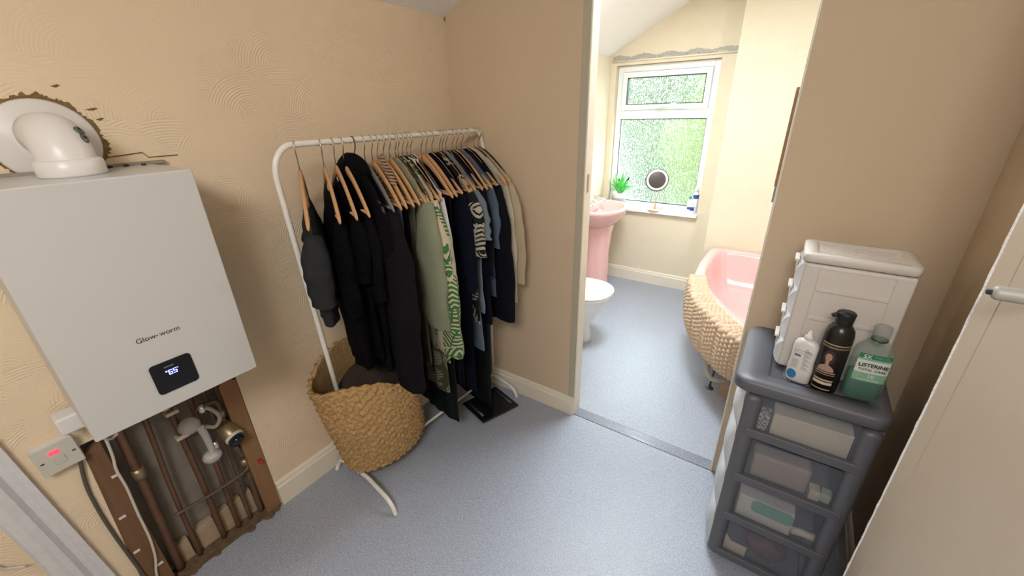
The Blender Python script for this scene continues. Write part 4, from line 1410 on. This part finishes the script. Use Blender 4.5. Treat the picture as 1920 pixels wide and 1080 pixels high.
bd.rings([[FR @ Vector((-0.015 + r * 0.013 * math.cos(2 * PI * k / 24), wb_y(-0.015 + r * 0.013 * math.cos(2 * PI * k / 24)), 0.026 + r * 0.016 * math.sin(2 * PI * k / 24))) for k in range(24)] for r in (1.0, 0.75, 0.5, 0.25, 0.05)])
bd.build('blue_badge', mat('blue_print', (0.03, 0.19, 0.46), 0.5), bt)
ln = MB()
for k in range(15):
    z = 0.052 + k * 0.0048
    ln.box(0.004, 0.022 - 0.005 * ((k * 7) % 3), -0.0203, -0.0197, z, z + 0.0012, FR)
for k in range(8):
    z = 0.05 + k * 0.004
    ln.box(-0.022, -0.004 - 0.003 * (k % 2), -0.0202, -0.0197, z, z + 0.0009, FR)
ln.box(-0.024, 0.024, -0.0202, -0.0198, 0.112, 0.113, FR)
ln.box(-0.024, 0.024, -0.0202, -0.0198, 0.105, 0.1057, FR)
ln.build('label_lines', mat('grey_print', (0.25, 0.24, 0.25), 0.6), bt)
MB().box(-0.020, -0.004, -0.0205, -0.0198, 0.092, 0.098, FR).build('violet_patch', mat('violet_print', (0.12, 0.10, 0.25), 0.5), bt)

# black styling bottle with printed portrait
P2 = Vector((0.193, 1.370, ZB))
bt = thing('black_bottle', 'tall black bottle with a printed portrait, middle of the three bottles', 'bottle', tuple(P2))
MB().lathe([(0.031, 0), (0.0345, 0.003), (0.035, 0.15), (0.0348, 0.188), (0.0315, 0.206), (0.024, 0.218), (0.019, 0.223)], P2, 40).build('bottle_body', mat('satin_black', (0.012, 0.010, 0.010), 0.28), bt, smooth=True)
MB().lathe([(0.019, 0.219), (0.0205, 0.223), (0.0225, 0.250), (0.0235, 0.255), (0.021, 0.259), (0, 0.260)], P2, 24).build('cap', M_blackplastic, bt, smooth=True)
MB().tube([P2 + Vector((-0.012, -0.006, 0.252)), P2 + Vector((-0.026, -0.012, 0.251)), P2 + Vector((-0.032, -0.014, 0.246))], 0.006, 8).build('spout', M_blackplastic, bt, smooth=True)


def patch(base, R, u0, u1, z0, z1, material, parent, name, off=0.0004, outline=None, n=14):
    """curved patch on a cylinder; u in metres along the girth from the front"""
    mb = MB()
    if outline is None:
        rs = []
        for j in (0, 1):
            rs.append([base + Vector(((R + off) * math.sin((u0 + (u1 - u0) * i / n) / R), -(R + off) * math.cos((u0 + (u1 - u0) * i / n) / R), z0 if j == 0 else z1)) for i in range(n + 1)])
        mb.rings(rs, cap=False, closed=False)
    else:
        c = (sum(p[0] for p in outline) / len(outline), sum(p[1] for p in outline) / len(outline))
        rs = []
        for q in (1.0, 0.8, 0.6, 0.4, 0.2, 0.02):
            rs.append([base + Vector(((R + off) * math.sin(u / R), -(R + off) * math.cos(u / R), z)) for u, z in [(c[0] + (p[0] - c[0]) * q, c[1] + (p[1] - c[1]) * q) for p in outline]])
        mb.rings(rs, cap=False)
    return mb.build(name, material, parent)


Rb = 0.035
M_gold = mat('pale_gold_print', (0.55, 0.42, 0.25), 0.4, metal=0.3)
for z, h in ((0.163, 0.0035), (0.1565, 0.0012), (0.1535, 0.0012)):
    patch(P2, Rb, -0.040, 0.040, z, z + h, M_gold, bt, 'gold_band')
UO = -0.011
skin = mat('printed_skin', (0.42, 0.25, 0.19), 0.5)
patch(P2, Rb, 0, 0, 0, 0, mat('printed_hair', (0.05, 0.028, 0.02), 0.5), bt, 'printed_hair', 0.0005, [(UO + 0.0145 * math.cos(2 * PI * k / 20), 0.122 + 0.023 * math.sin(2 * PI * k / 20)) for k in range(20)])
patch(P2, Rb, UO - 0.0042, UO + 0.0042, 0.088, 0.114, skin, bt, 'printed_neck', 0.0007, n=4)
patch(P2, Rb, 0, 0, 0, 0, skin, bt, 'printed_shoulders', 0.0009, [(UO - 0.021, 0.076), (UO - 0.019, 0.086), (UO - 0.012, 0.094), (UO - 0.004, 0.098), (UO + 0.004, 0.098), (UO + 0.012, 0.094), (UO + 0.019, 0.086), (UO + 0.021, 0.076), (UO + 0.013, 0.076), (UO + 0.006, 0.076), (UO - 0.006, 0.076), (UO - 0.013, 0.076)])
patch(P2, Rb, 0, 0, 0, 0, skin, bt, 'printed_face', 0.0010, [(UO + 0.0082 * math.cos(2 * PI * k / 20), 0.123 + 0.0125 * math.sin(2 * PI * k / 20)) for k in range(20)])
for du in (-0.0035, 0.0035):
    patch(P2, Rb, UO + du - 0.0016, UO + du + 0.0016, 0.1250, 0.1262, M_ink, bt, 'printed_eye', 0.0013, n=3)
patch(P2, Rb, UO - 0.002, UO + 0.002, 0.1165, 0.1178, mat('printed_lips', (0.30, 0.06, 0.05), 0.5), bt, 'printed_mouth', 0.0013, n=3)
for z, h, c in ((0.070, 0.003, M_gold), (0.064, 0.0018, M_gold), (0.042, 0.006, M_gold), (0.030, 0.009, M_card), (0.012, 0.004, M_gold)):
    patch(P2, Rb, -0.034, 0.016, z, z + h, c, bt, 'label_stripe')

# green mouthwash bottle
P3 = Vector((0.280, 1.374, ZB))
MR = 6
bt = thing('mouthwash_bottle', 'clear bottle of green mouthwash, rightmost of the three bottles', 'bottle', tuple(P3))
secs = [(0.040, 0.022, 0, 3), (0.045, 0.026, 0.006, 3), (0.046, 0.027, 0.06, 3), (0.047, 0.027, 0.12, 3), (0.046, 0.026, 0.150, 2.8), (0.040, 0.023, 0.172, 2.5), (0.024, 0.018, 0.190, 2.1), (0.0165, 0.0165, 0.197, 2)]
loft(secs, P3, MR, 40).build('bottle_body', M_greenbottle, bt, smooth=True)
loft([(a * 0.93, b_ * 0.92, z + 0.002, e) for a, b_, z, e in secs[:3]] + [(0.0425, 0.0245, 0.088, 3)], P3, MR, 40).build('liquid', mat('green_mouthwash', (0.0, 0.10, 0.062), 0.12), bt, smooth=True)
MB().lathe([(0.017, 0.197), (0.0195, 0.200), (0.0205, 0.232), (0.0195, 0.236), (0, 0.2365)], P3, 28).build('cap', clear_plastic('clear_grey_cap', (0.42, 0.44, 0.40), 0.42), bt, smooth=True)
MB().lathe([(0.0185, 0.193), (0.019, 0.196), (0.0185, 0.199)], P3, 28).build('neck_ring', mat('dark_green_plastic', (0.02, 0.06, 0.045), 0.4), bt, smooth=True)
FM = Matrix.Translation(P3) @ Matrix.Rotation(math.radians(MR), 4, 'Z')


def mpanel(name, x0, x1, z0, z1, off, material, r=0.004):
    o_ = []
    for x, z in rrect(x0, x1, z0, z1, r, 5):
        o_.append((x, z))
    mb = MB()
    cols = 12
    # grid panel bent over the front curve
    def yy(x): return -0.0272 * (1 - min(1, abs(x) / 0.0468) ** 3) ** (1 / 3) - off
    rs = []
    for j in range(2):
        rs.append([FM @ Vector((x0 + (x1 - x0) * i / cols, yy(x0 + (x1 - x0) * i / cols), z0 if j == 0 else z1)) for i in range(cols + 1)])
    mb.rings(rs, cap=False, closed=False)
    return mb.build(name, material, bt)


M_gp = mat('bright_green_print', (0.02, 0.19, 0.09), 0.5)
M_gp2 = mat('pale_green_print', (0.22, 0.42, 0.28), 0.5)
M_lw = mat('label_white', (0.66, 0.66, 0.60), 0.5)
mpanel('green_label_band', -0.036, 0.036, 0.144, 0.158, 0.0008, M_gp)
mpanel('white_label', -0.037, 0.037, 0.098, 0.138, 0.0008, M_lw)
mpanel('green_label', -0.037, 0.037, 0.070, 0.098, 0.0008, M_gp2)
mpanel('green_label_top', -0.037, 0.037, 0.138, 0.144, 0.0008, M_gp2)


def ftext(s_, size, x, z, material, bold=0.0, name='lettering'):
    return text(name, s_, size, FM @ Matrix.Translation((x, -0.0293, z)) @ Matrix.Rotation(PI / 2, 4, 'X'), material, bt, 0.0002, 'CENTER', bold=bold)


ftext('LISTERINE', 0.0150, 0.0, 0.1185, M_ink, 0.0004)
ftext('TOTAL CARE', 0.0105, 0.0, 0.1055, mat('green_ink', (0.02, 0.09, 0.05), 0.5), 0.0001)
ftext('5X', 0.0155, -0.019, 0.1455, M_lw, 0.0004)
ftext('10', 0.0165, 0.002, 0.0830, M_lw, 0.0003)
for z in (0.149, 0.153):
    MB().box(-0.006, 0.030, -0.0290, -0.0286, z, z + 0.0012, FM).build('label_line', M_gp2, bt)
MB().box(-0.026, 0.022, -0.0290, -0.0286, 0.0755, 0.0775, FM).build('label_line', M_lw, bt)

# ------------------------------------------------------------------ open door at the right edge
A = Vector((0.333, 1.085, 0))
Bq = Vector((0.448, 0.36, 0))
dv = (Bq - A).normalized()
nv = Vector((-dv.y, dv.x, 0))
if nv.x > 0:
    nv = -nv
dl = (Bq - A).length


def dpt(t, o_, z):
    q = A + dv * t - nv * o_
    return Vector((q.x, q.y, z))


leaf = MB()
random.seed(12)
# worn leading edge: irregular bevel
nz = 120
rs = []
for i in range(nz + 1):
    z = 0.012 + 1.99 * i / nz
    e = 0.004 + 0.003 * noise.noise(Vector((z * 9, 0, 0))) + 0.0025 * noise.noise(Vector((z * 40, 3, 0)))
    rs.append([dpt(0, 0.035, z), dpt(0, e + 0.0022, z), dpt(e * 0.5, e * 0.35, z), dpt(e + 0.003, 0, z), dpt(0.058, 0, z), dpt(0.060, 0.0015, z), dpt(0.062, 0, z), dpt(dl, 0, z), dpt(dl, 0.035, z)])
leaf.rings(rs)
dr = leaf.build('door_2', mat('cream_satin_door_paint', (0.54, 0.445, 0.335), 0.32, bump=(18, 0.12), var=(7, 0.05)), loc=(Bq.x, Bq.y, 0))
dr['kind'] = 'structure'
eg = []
for i in range(nz + 1):
    z = 0.02 + 1.97 * i / nz
    eg.append(dpt(0.0012 + 0.0010 * noise.noise(Vector((z * 30, 9, 0))), 0.0012, z))
MB().tube(eg, lambda t: 0.0030 + 0.0016 * noise.noise(Vector((t * 60, 0, 5))), 8).build('worn_edge_highlight', mat('white_edge_highlight', (0.90, 0.88, 0.84), 0.2, bump=(120, 1)), dr, smooth=True, label='worn edge with its window-light highlight coloured white')  # chipped edge, with the highlight from the window put in as white colour
lf_x = A.x + (Bq.x - A.x) * (A.y - 0.92) / (A.y - Bq.y)
HZ = 1.333
lv = MB()
lv.lathe([(0.006, 0.0), (0.010, 0.003), (0.0115, 0.006), (0.0125, 0.055), (0.0125, 0.066), (0.024, 0.068), (0.025, lf_x - 0.293)], (0.293, 0.92, HZ), 20, M=Matrix.Rotation(PI / 2, 3, 'Y'))
lv.build('handle', mat('brushed_nickel', (0.42, 0.40, 0.36), 0.55, metal=0.2), dr, smooth=True)
MB().lathe([(0.0025, -0.006), (0.0045, -0.005), (0.005, 0.0), (0.0092, 0.0025), (0.0105, 0.0065)], (0.293, 0.92, HZ), 14, M=Matrix.Rotation(PI / 2, 3, 'Y')).build('handle_tip', M_ink, dr, smooth=True)

# ------------------------------------------------------------------ bathroom: corner bath with draped mat
bath = thing('bath', 'pink bath with a curved rim in the bathroom, beige knitted mat over its edge', 'bath', (0.3, 2.8, 0))
outer_k = [(-0.30, 3.640), (-0.44, 3.638), (-0.482, 3.58), (-0.492, 3.35), (-0.487, 3.13), (-0.455, 2.80), (-0.375, 2.52), (-0.27, 2.32), (-0.12, 2.13), (0.10, 1.98), (0.50, 1.88), (1.0, 1.86), (1.11, 1.90), (1.125, 2.2), (1.125, 3.0), (1.125, 3.58), (1.06, 3.635), (0.4, 3.640)]
inner_k = [(-0.28, 3.585), (-0.375, 3.565), (-0.415, 3.49), (-0.425, 3.30), (-0.418, 3.08), (-0.380, 2.87), (-0.300, 2.665), (-0.184, 2.475), (-0.070, 2.345), (0.12, 2.17), (0.50, 2.02), (0.95, 1.99), (1.03, 2.04), (1.05, 2.3), (1.05, 3.0), (1.05, 3.50), (1.0, 3.56), (0.4, 3.59)]


def closed_spline(pts, k=7):
    pts = [Vector((*p, 0)) for p in pts]
    n = len(pts)
    r = []
    for i in range(n):
        p0, p1, p2, p3 = pts[i - 1], pts[i], pts[(i + 1) % n], pts[(i + 2) % n]
        for j in range(k):
            t = j / k
            r.append(0.5 * ((2 * p1) + (p2 - p0) * t + (2 * p0 - 5 * p1 + 4 * p2 - p3) * t * t + (3 * p1 - p0 - 3 * p2 + p3) * t ** 3))
    return r


oc, ic = closed_spline(outer_k), closed_spline(inner_k)
ctr = Vector((0.40, 2.85, 0))


def shrink(c, f, z):
    return [Vector((ctr.x + (p.x - ctr.x) * f, ctr.y + (p.y - ctr.y) * f, z)) for p in c]


tub = MB()
tub.rings([shrink(ic, 0.90, 0.14), shrink(oc, 0.86, 0.20), shrink(oc, 0.93, 0.46), shrink(oc, 0.985, 0.475), shrink(oc, 0.997, 0.485), shrink(oc, 1.0, 0.505), shrink(oc, 0.992, 0.518), shrink(oc, 0.975, 0.523),
           shrink(ic, 1.012, 0.521), shrink(ic, 1.0, 0.512), shrink(ic, 0.99, 0.49), shrink(ic, 0.965, 0.38), shrink(ic, 0.93, 0.25), shrink(ic, 0.86, 0.185), shrink(ic, 0.70, 0.165), shrink(ic, 0.3, 0.16)], cap=True)
tub.build('tub', M_pink, bath, smooth=True)
MB().tube([(-0.19, 2.53, 0.40), (-0.225, 2.49, 0.22), (-0.218, 2.36, 0.150), (-0.19, 2.30, 0.128), (-0.15, 2.285, 0.125), (-0.04, 2.33, 0.135), (0.2, 2.45, 0.14)], 0.014, 12, smooth=6).build('cradle_tube', mat('grey_green_tube', (0.36, 0.36, 0.31), 0.4), bath, smooth=True)
for x, y, t in ((-0.186, 2.372, 0.34), (-0.375, 2.955, 0.34)):
    MB().tube([(x, y, 0.005), (x + 0.018, y + 0.01, t)], 0.006, 8).lathe([(0.022, 0), (0.024, 0.004), (0.014, 0.010), (0.006, 0.012)], (x, y, 0), 16).build('foot', mat('tarnished_steel', (0.14, 0.14, 0.12), 0.35, metal=0.8), bath, smooth=True)
MB().box(-0.13, 0.30, 2.335, 2.36, 0.0, 0.30, Matrix.Translation((-0.13, 2.335, 0)) @ Matrix.Rotation(math.radians(-22), 4, 'Z') @ Matrix.Translation((0.13, -2.335, 0))).build('cradle_board', wood('pinkish_board', (0.36, 0.22, 0.15), (0.44, 0.29, 0.20), 40, 0.7), bath)

# knitted mat over the rim
mk = [Vector((*p, 0)) for p in [(-0.478, 2.95), (-0.455, 2.80), (-0.375, 2.52), (-0.27, 2.32), (-0.12, 2.13), (0.04, 2.02)]]
ms_ = spline(mk, 40)
NS, NC = 230, 120
tot = [0]
for i in range(1, len(ms_)):
    tot.append(tot[-1] + (ms_[i] - ms_[i - 1]).length)


def at_len(s):
    for i in range(1, len(tot)):
        if tot[i] >= s:
            t = (s - tot[i - 1]) / (tot[i] - tot[i - 1])
            return ms_[i - 1].lerp(ms_[i], t), (ms_[i] - ms_[i - 1]).normalized()
    return ms_[-1], (ms_[-1] - ms_[-2]).normalized()


mat_rings = []
S0, S1 = 0.10, tot[-1] - 0.02
sec_len = 0.10 + 0.235
for a in range(NS + 1):
    s = S0 + (S1 - S0) * a / NS
    p, tdir = at_len(s)
    nrm = Vector((tdir.y, -tdir.x, 0))
    if nrm.dot(p - ctr) < 0:
        nrm = -nrm
    ring = []
    for c in range(NC + 1):
        q = c / NC * sec_len
        # cross section: flat over the rim (0.09), round the edge, hang
        if q < 0.085:
            off, z, nn = -0.088 + q, 0.527, Vector((0, 0, 1))
        elif q < 0.105:
            t = (q - 0.085) / 0.02
            an = t * PI / 2
            off, z = -0.003 + 0.012 * math.sin(an), 0.515 + 0.012 * math.cos(an)
            nn = nrm * math.sin(an) + Vector((0, 0, 1)) * math.cos(an)
        else:
            d = q - 0.105
            off, z, nn = 0.009 + 0.02 * math.sin(d * 9) - 0.10 * d, 0.515 - d, nrm
        # rows of stitches: fat beads, and thinner chain ridges every few rows
        band = (s * 7.2) % 1.0
        if band < 0.22:
            h = 0.012 * abs(math.sin(s * 7.2 * PI * 4.5)) ** 0.5 * (0.45 + 0.55 * abs(math.sin(q * PI / 0.024 + s * 40)))
        else:
            row = math.floor(s / 0.026)
            h = 0.019 * (abs(math.sin(PI * s / 0.026)) ** 0.6) * (0.15 + 0.85 * abs(math.sin(PI * (q / 0.026 + 0.5 * (row % 2)))) ** 0.6)
        fringe = 0
        ring.append(p + nrm * off + Vector((0, 0, z)) + nn * (h + 0.003) + Vector((0, 0, 0.012 * noise.noise(Vector((s * 8, q * 5, 0))))))
    mat_rings.append(ring)
bm_ = MB().rings(mat_rings, cap=False, closed=False)
bmo = bm_.build('bath_mat', mat('beige_chunky_yarn', (0.60, 0.455, 0.325), 0.9, bump=(200, 0.6), var=(30, 0.12), spec=0.15), smooth=True, solid=0.006, loc=(-0.3, 2.4, 0.25))
tag(bmo, 'beige chunky knitted bath mat draped over the pink bath rim', 'bath mat')

# ------------------------------------------------------------------ basin on pedestal
bs = thing('pedestal_basin', 'pink ceramic basin on a pedestal beside the bathroom window', 'basin', (-1.42, 3.41, 0))
YC = 3.415


def basin_ring(a, b_, z, x0=-1.563, e=2.3, n=48, back_=None):
    r = []
    for i in range(n):
        t = 2 * PI * i / n
        c, s = math.cos(t), math.sin(t)
        x = a * abs(c) ** (2 / e) * (1 if c >= 0 else -0.35)
        r.append(Vector((min(0, 0) + x0 + 0.12 + x, YC + b_ * abs(s) ** (2 / e) * (1 if s >= 0 else -1), z)))
    return [Vector((max(v.x, x0 + 0.002), v.y, v.z)) for v in r]


bw = MB()
bw.rings([basin_ring(0.10, 0.09, 0.62), basin_ring(0.17, 0.16, 0.655), basin_ring(0.235, 0.25, 0.73), basin_ring(0.258, 0.29, 0.782), basin_ring(0.262, 0.297, 0.800), basin_ring(0.255, 0.292, 0.812), basin_ring(0.232, 0.262, 0.812), basin_ring(0.222, 0.25, 0.800), basin_ring(0.185, 0.19, 0.72), basin_ring(0.12, 0.10, 0.680), basin_ring(0.03, 0.03, 0.675)])
# keep the rear deck for the taps
bw.build('bowl', M_pink, bs, smooth=True)
MB().box(-1.562, -1.485, YC - 0.26, YC + 0.26, 0.745, 0.815).build('tap_deck', M_pink, bs, bevel=0.012)
pd = MB()


def ped(a, b_, z):
    return [Vector((-1.41 + (a if c > 0 else a * 1.0) * abs(c) ** 0.8 * (1 if c > 0 else -1), YC + b_ * abs(s) ** 0.8 * (1 if s > 0 else -1), z)) for c, s in [(math.cos(2 * PI * i / 32), math.sin(2 * PI * i / 32)) for i in range(32)]]


pd.rings([ped(0.125, 0.115, 0.0), ped(0.118, 0.105, 0.03), ped(0.105, 0.088, 0.12), ped(0.100, 0.084, 0.40), ped(0.115, 0.10, 0.58), ped(0.13, 0.12, 0.66)])
pd.build('pedestal', M_pink, bs, smooth=True)
for y in (YC - 0.13, YC + 0.12):
    tp = MB()
    tp.lathe([(0.022, 0), (0.022, 0.006), (0.012, 0.012), (0.012, 0.045), (0.020, 0.05), (0.022, 0.066), (0.016, 0.074), (0, 0.075)], (-1.515, y, 0.815), 16)
    tp.tube([(-1.515, y, 0.845), (-1.48, y, 0.856), (-1.435, y, 0.850), (-1.42, y, 0.832)], 0.010, 10, smooth=4)
    tp.build('tap', M_chrome, bs, smooth=True)
MB().lathe([(0.016, 0), (0.018, 0.003), (0.010, 0.005), (0, 0.004)], (-1.33, YC - 0.02, 0.705), 16).build('plug', M_ink, bs, smooth=True)
MB().tube([(-1.47, YC, 0.818), (-1.42, YC - 0.004, 0.785), (-1.36, YC - 0.012, 0.735), (-1.33, YC - 0.02, 0.712)], 0.0022, 6, smooth=4).build('plug_chain', M_chrome, bs, smooth=True)

# ------------------------------------------------------------------ toilet
tl_ = thing('toilet', 'white toilet with its lid closed, mostly behind the left door jamb', 'toilet', (-1.2, 2.48, 0))
YT = 2.482


def toi(xf, xb, hw, z, e=2.2, n=44):
    r = []
    cx = xf - (xf - xb) * 0.45
    for i in range(n):
        t = 2 * PI * i / n
        c, s = math.cos(t), math.sin(t)
        a = (xf - cx) if c > 0 else (cx - xb)
        r.append(Vector((cx + a * abs(c) ** (2 / e) * (1 if c > 0 else -1), YT + hw * abs(s) ** (2 / e) * (1 if s > 0 else -1), z)))
    return r


MB().rings([toi(-1.035, -1.52, 0.100, 0.0), toi(-1.045, -1.52, 0.092, 0.04), toi(-1.055, -1.50, 0.088, 0.14), toi(-1.01, -1.50, 0.115, 0.22), toi(-0.945, -1.50, 0.160, 0.32), toi(-0.915, -1.48, 0.182, 0.385), toi(-0.912, -1.45, 0.184, 0.392)]).build('bowl', M_porcelain, tl_, smooth=True)
MB().rings([toi(-0.910, -1.36, 0.186, 0.393), toi(-0.902, -1.36, 0.192, 0.400), toi(-0.903, -1.36, 0.191, 0.409), toi(-0.912, -1.36, 0.184, 0.413)]).build('seat', M_upvc, tl_, smooth=True)
MB().rings([toi(-0.908, -1.36, 0.188, 0.414), toi(-0.899, -1.36, 0.194, 0.420), toi(-0.902, -1.36, 0.192, 0.432), toi(-0.93, -1.34, 0.17, 0.437), toi(-1.08, -1.25, 0.05, 0.439)]).build('lid', M_upvc, tl_, smooth=True)
MB().box(-1.56, -1.40, YT - 0.19, YT + 0.19, 0.40, 0.76).build('cistern', M_porcelain, tl_, bevel=0.02)
MB().tube([(-1.125, YT + 0.19, 0.435), (-1.10, YT + 0.20, 0.435)], 0.006, 8).build('hinge', mat('gold_hinge', (0.5, 0.40, 0.2), 0.3, metal=0.8), tl_)

# ------------------------------------------------------------------ window sill things
SZ = WZ0 + 0.0305
plt = thing('potted_plant', 'small green spiky plant in a patterned white pot on the window sill', 'plant', (-1.400, 3.845, SZ))
pot = MB().lathe([(0.058, 0), (0.062, 0.004), (0.070, 0.118), (0.071, 0.132), (0.066, 0.132), (0.064, 0.115), (0, 0.112)], (-1.400, 3.845, SZ), 32)
M_pot = mat('white_pot_dark_pattern', (0.78, 0.78, 0.76), 0.5)
g = NT(M_pot)
band_ = g.m('MULTIPLY', g.m('GREATER_THAN', g.z, SZ + 0.030), g.m('LESS_THAN', g.z, SZ + 0.085))
zz = g.m('GREATER_THAN', g.m('SINE', g.m('ADD', g.m('MULTIPLY', g.x, 480.0), g.m('MULTIPLY', g.m('SINE', g.m('MULTIPLY', g.z, 300.0)), 2.0))), 0.1)
g.n.links.new(g.mix(g.m('MULTIPLY', band_, zz), (0.78, 0.78, 0.76), (0.10, 0.14, 0.14)), g.b.inputs['Base Color'])
pot.build('pot', M_pot, plt, smooth=True)
M_lf = mat('bright_succulent_green', (0.12, 0.62, 0.12), 0.45, var=(12, 0.35))
random.seed(21)
for k in range(19):
    a = 2 * PI * k / 19 * 2.4 + random.uniform(-0.2, 0.2)
    tilt = 0.15 + 0.95 * (k / 19)
    ln_ = random.uniform(0.16, 0.225)
    base_ = Vector((-1.400 + 0.012 * math.cos(a), 3.845 + 0.012 * math.sin(a), SZ + 0.118))
    rs = []
    for j in range(9):
        t = j / 8
        cdir = Vector((math.cos(a) * math.sin(tilt * (0.7 + 0.5 * t)), math.sin(a) * math.sin(tilt * (0.7 + 0.5 * t)) * 0.45, math.cos(tilt * (0.7 + 0.5 * t))))
        c = base_ + cdir * ln_ * t
        wd = 0.0175 * (math.sin(PI * (0.22 + 0.78 * t)) ** 0.8) + 0.0006
        sd = Vector((-math.sin(a), math.cos(a), 0))
        nn = cdir.cross(sd)
        rs.append([Vector((max(q.x, -1.506), min(q.y, 3.884), q.z)) for q in (c + sd * wd, c + nn * 0.005 * (1 - t), c - sd * wd, c - nn * 0.005 * (1 - t))])
    MB().rings(rs).build('leaf', M_lf, plt, smooth=True)

mr = thing('vanity_mirror', 'round magnifying mirror with a light ring on a stand on the sill', 'mirror', (-1.045, 3.83, SZ))
MB().lathe([(0.068, 0), (0.070, 0.004), (0.068, 0.010), (0.03, 0.012), (0, 0.012)], (-1.045, 3.83, SZ), 36).build('base', mat('rose_gold', (0.80, 0.52, 0.40), 0.25, metal=0.8), mr, smooth=True)
MB().tube([(-1.045, 3.83, SZ + 0.01), (-1.048, 3.832, SZ + 0.18)], 0.005, 10).build('stem', mat('rose_gold_stem', (0.60, 0.36, 0.26), 0.3, metal=0.8), mr, smooth=True)
Mm = Vector((0.30, -0.95, 0.10)).normalized().to_track_quat('Z', 'Y').to_matrix()
mc = Vector((-1.055, 3.832, SZ + 0.272))
MB().lathe([(0.090, -0.014), (0.1, -0.012), (0.102, 0.0), (0.100, 0.004), (0.096, 0.005)], mc, 48, M=Mm).build('rim', mat('dark_pewter', (0.12, 0.11, 0.11), 0.3, metal=0.6), mr, smooth=True)
MB().lathe([(0.097, 0.0045), (0.085, 0.006), (0.074, 0.0055), (0.073, 0.003)], mc, 48, M=Mm).build('light_ring', M_upvc, mr, smooth=True)
MB().lathe([(0.0735, 0.0035), (0.04, 0.0040), (0.0, 0.0042)], mc, 48, M=Mm).build('mirror_glass', mat('dark_mirror', (0.40, 0.37, 0.36), 0.08, metal=0.9), mr, smooth=True)


def sill_bottle(name, label, cat, x, y, r, h, body, capm, band=None):
    t = thing(name, label, cat, (x, y, SZ))
    MB().lathe([(r * 0.9, 0), (r, 0.004), (r, h * 0.72), (r * 0.5, h * 0.80), (r * 0.5, h * 0.82)], (x, y, SZ), 20).build('bottle_body', body, t, smooth=True)
    MB().lathe([(r * 0.62, h * 0.80), (r * 0.62, h * 0.99), (0, h)], (x, y, SZ), 16).build('cap', capm, t, smooth=True)
    if band:
        MB().lathe([(r * 1.01, h * band[0]), (r * 1.01, h * band[1])], (x, y, SZ), 20, cap=False).build('label_band', band[2], t, smooth=True)


M_bl = mat('royal_blue_print', (0.04, 0.07, 0.35), 0.4)
sill_bottle('toiletry_bottle', 'tallest white bottle with a blue band at the right end of the sill', 'bottle', -0.712, 3.868, 0.022, 0.235, M_upvc, M_upvc, (0.55, 0.7, M_bl))
sill_bottle('toiletry_bottle', 'short white bottle with blue print at the front right of the sill', 'bottle', -0.722, 3.815, 0.017, 0.11, M_upvc, M_upvc, (0.3, 0.6, M_bl))
sill_bottle('toiletry_bottle', 'white bottle with a green cap behind the short one on the sill', 'bottle', -0.757, 3.872, 0.018, 0.15, M_upvc, mat('sea_green_cap', (0.10, 0.28, 0.25), 0.4), (0.2, 0.35, M_bl))

# framed mirror on the bathroom face of the partition, its edge past the right jamb
fm = thing('framed_mirror', 'wood framed mirror seen edge on beside the right door jamb', 'mirror', (0.08, 1.80, 1.335))
fr = MB()
for a in ((-0.069, -0.045, 1.340, 1.665), (0.225, 0.25, 1.340, 1.665), (-0.045, 0.225, 1.340, 1.365), (-0.045, 0.225, 1.64, 1.665)):
    fr.box(a[0], a[1], YB + 0.007, YB + 0.030, a[2], a[3])
fr.build('frame', M_frame_wood, fm, bevel=0.002)
MB().box(-0.045, 0.225, YB + 0.008, YB + 0.018, 1.365, 1.64).build('mirror_glass', M_chrome, fm)
MB().box(-0.066, -0.050, YB + 0.007, YB + 0.026, 1.283, 1.340).build('bracket', mat('grey_bracket', (0.30, 0.32, 0.30), 0.4, metal=0.5), fm)
MB().lathe([(0.0035, 0), (0.003, 0.003), (0, 0.0035)], (-0.0575, YB + 0.0065, 1.652), 12, M=Matrix.Rotation(PI / 2, 3, 'X')).build('screw', M_upvc, fm)

# lettering becomes plain mesh
dg_ = bpy.context.evaluated_depsgraph_get()
dg_.update()
for o in [o for o in bpy.data.objects if o.type == 'FONT']:
    me = bpy.data.meshes.new_from_object(o.evaluated_get(dg_))
    q = bpy.data.objects.new('lettering_tmp', me)
    COL.objects.link(q)
    q.parent = o.parent
    q.matrix_parent_inverse = o.matrix_parent_inverse.copy()
    q.matrix_basis = o.matrix_basis.copy()
    bpy.data.objects.remove(o)
    q.name = 'lettering'
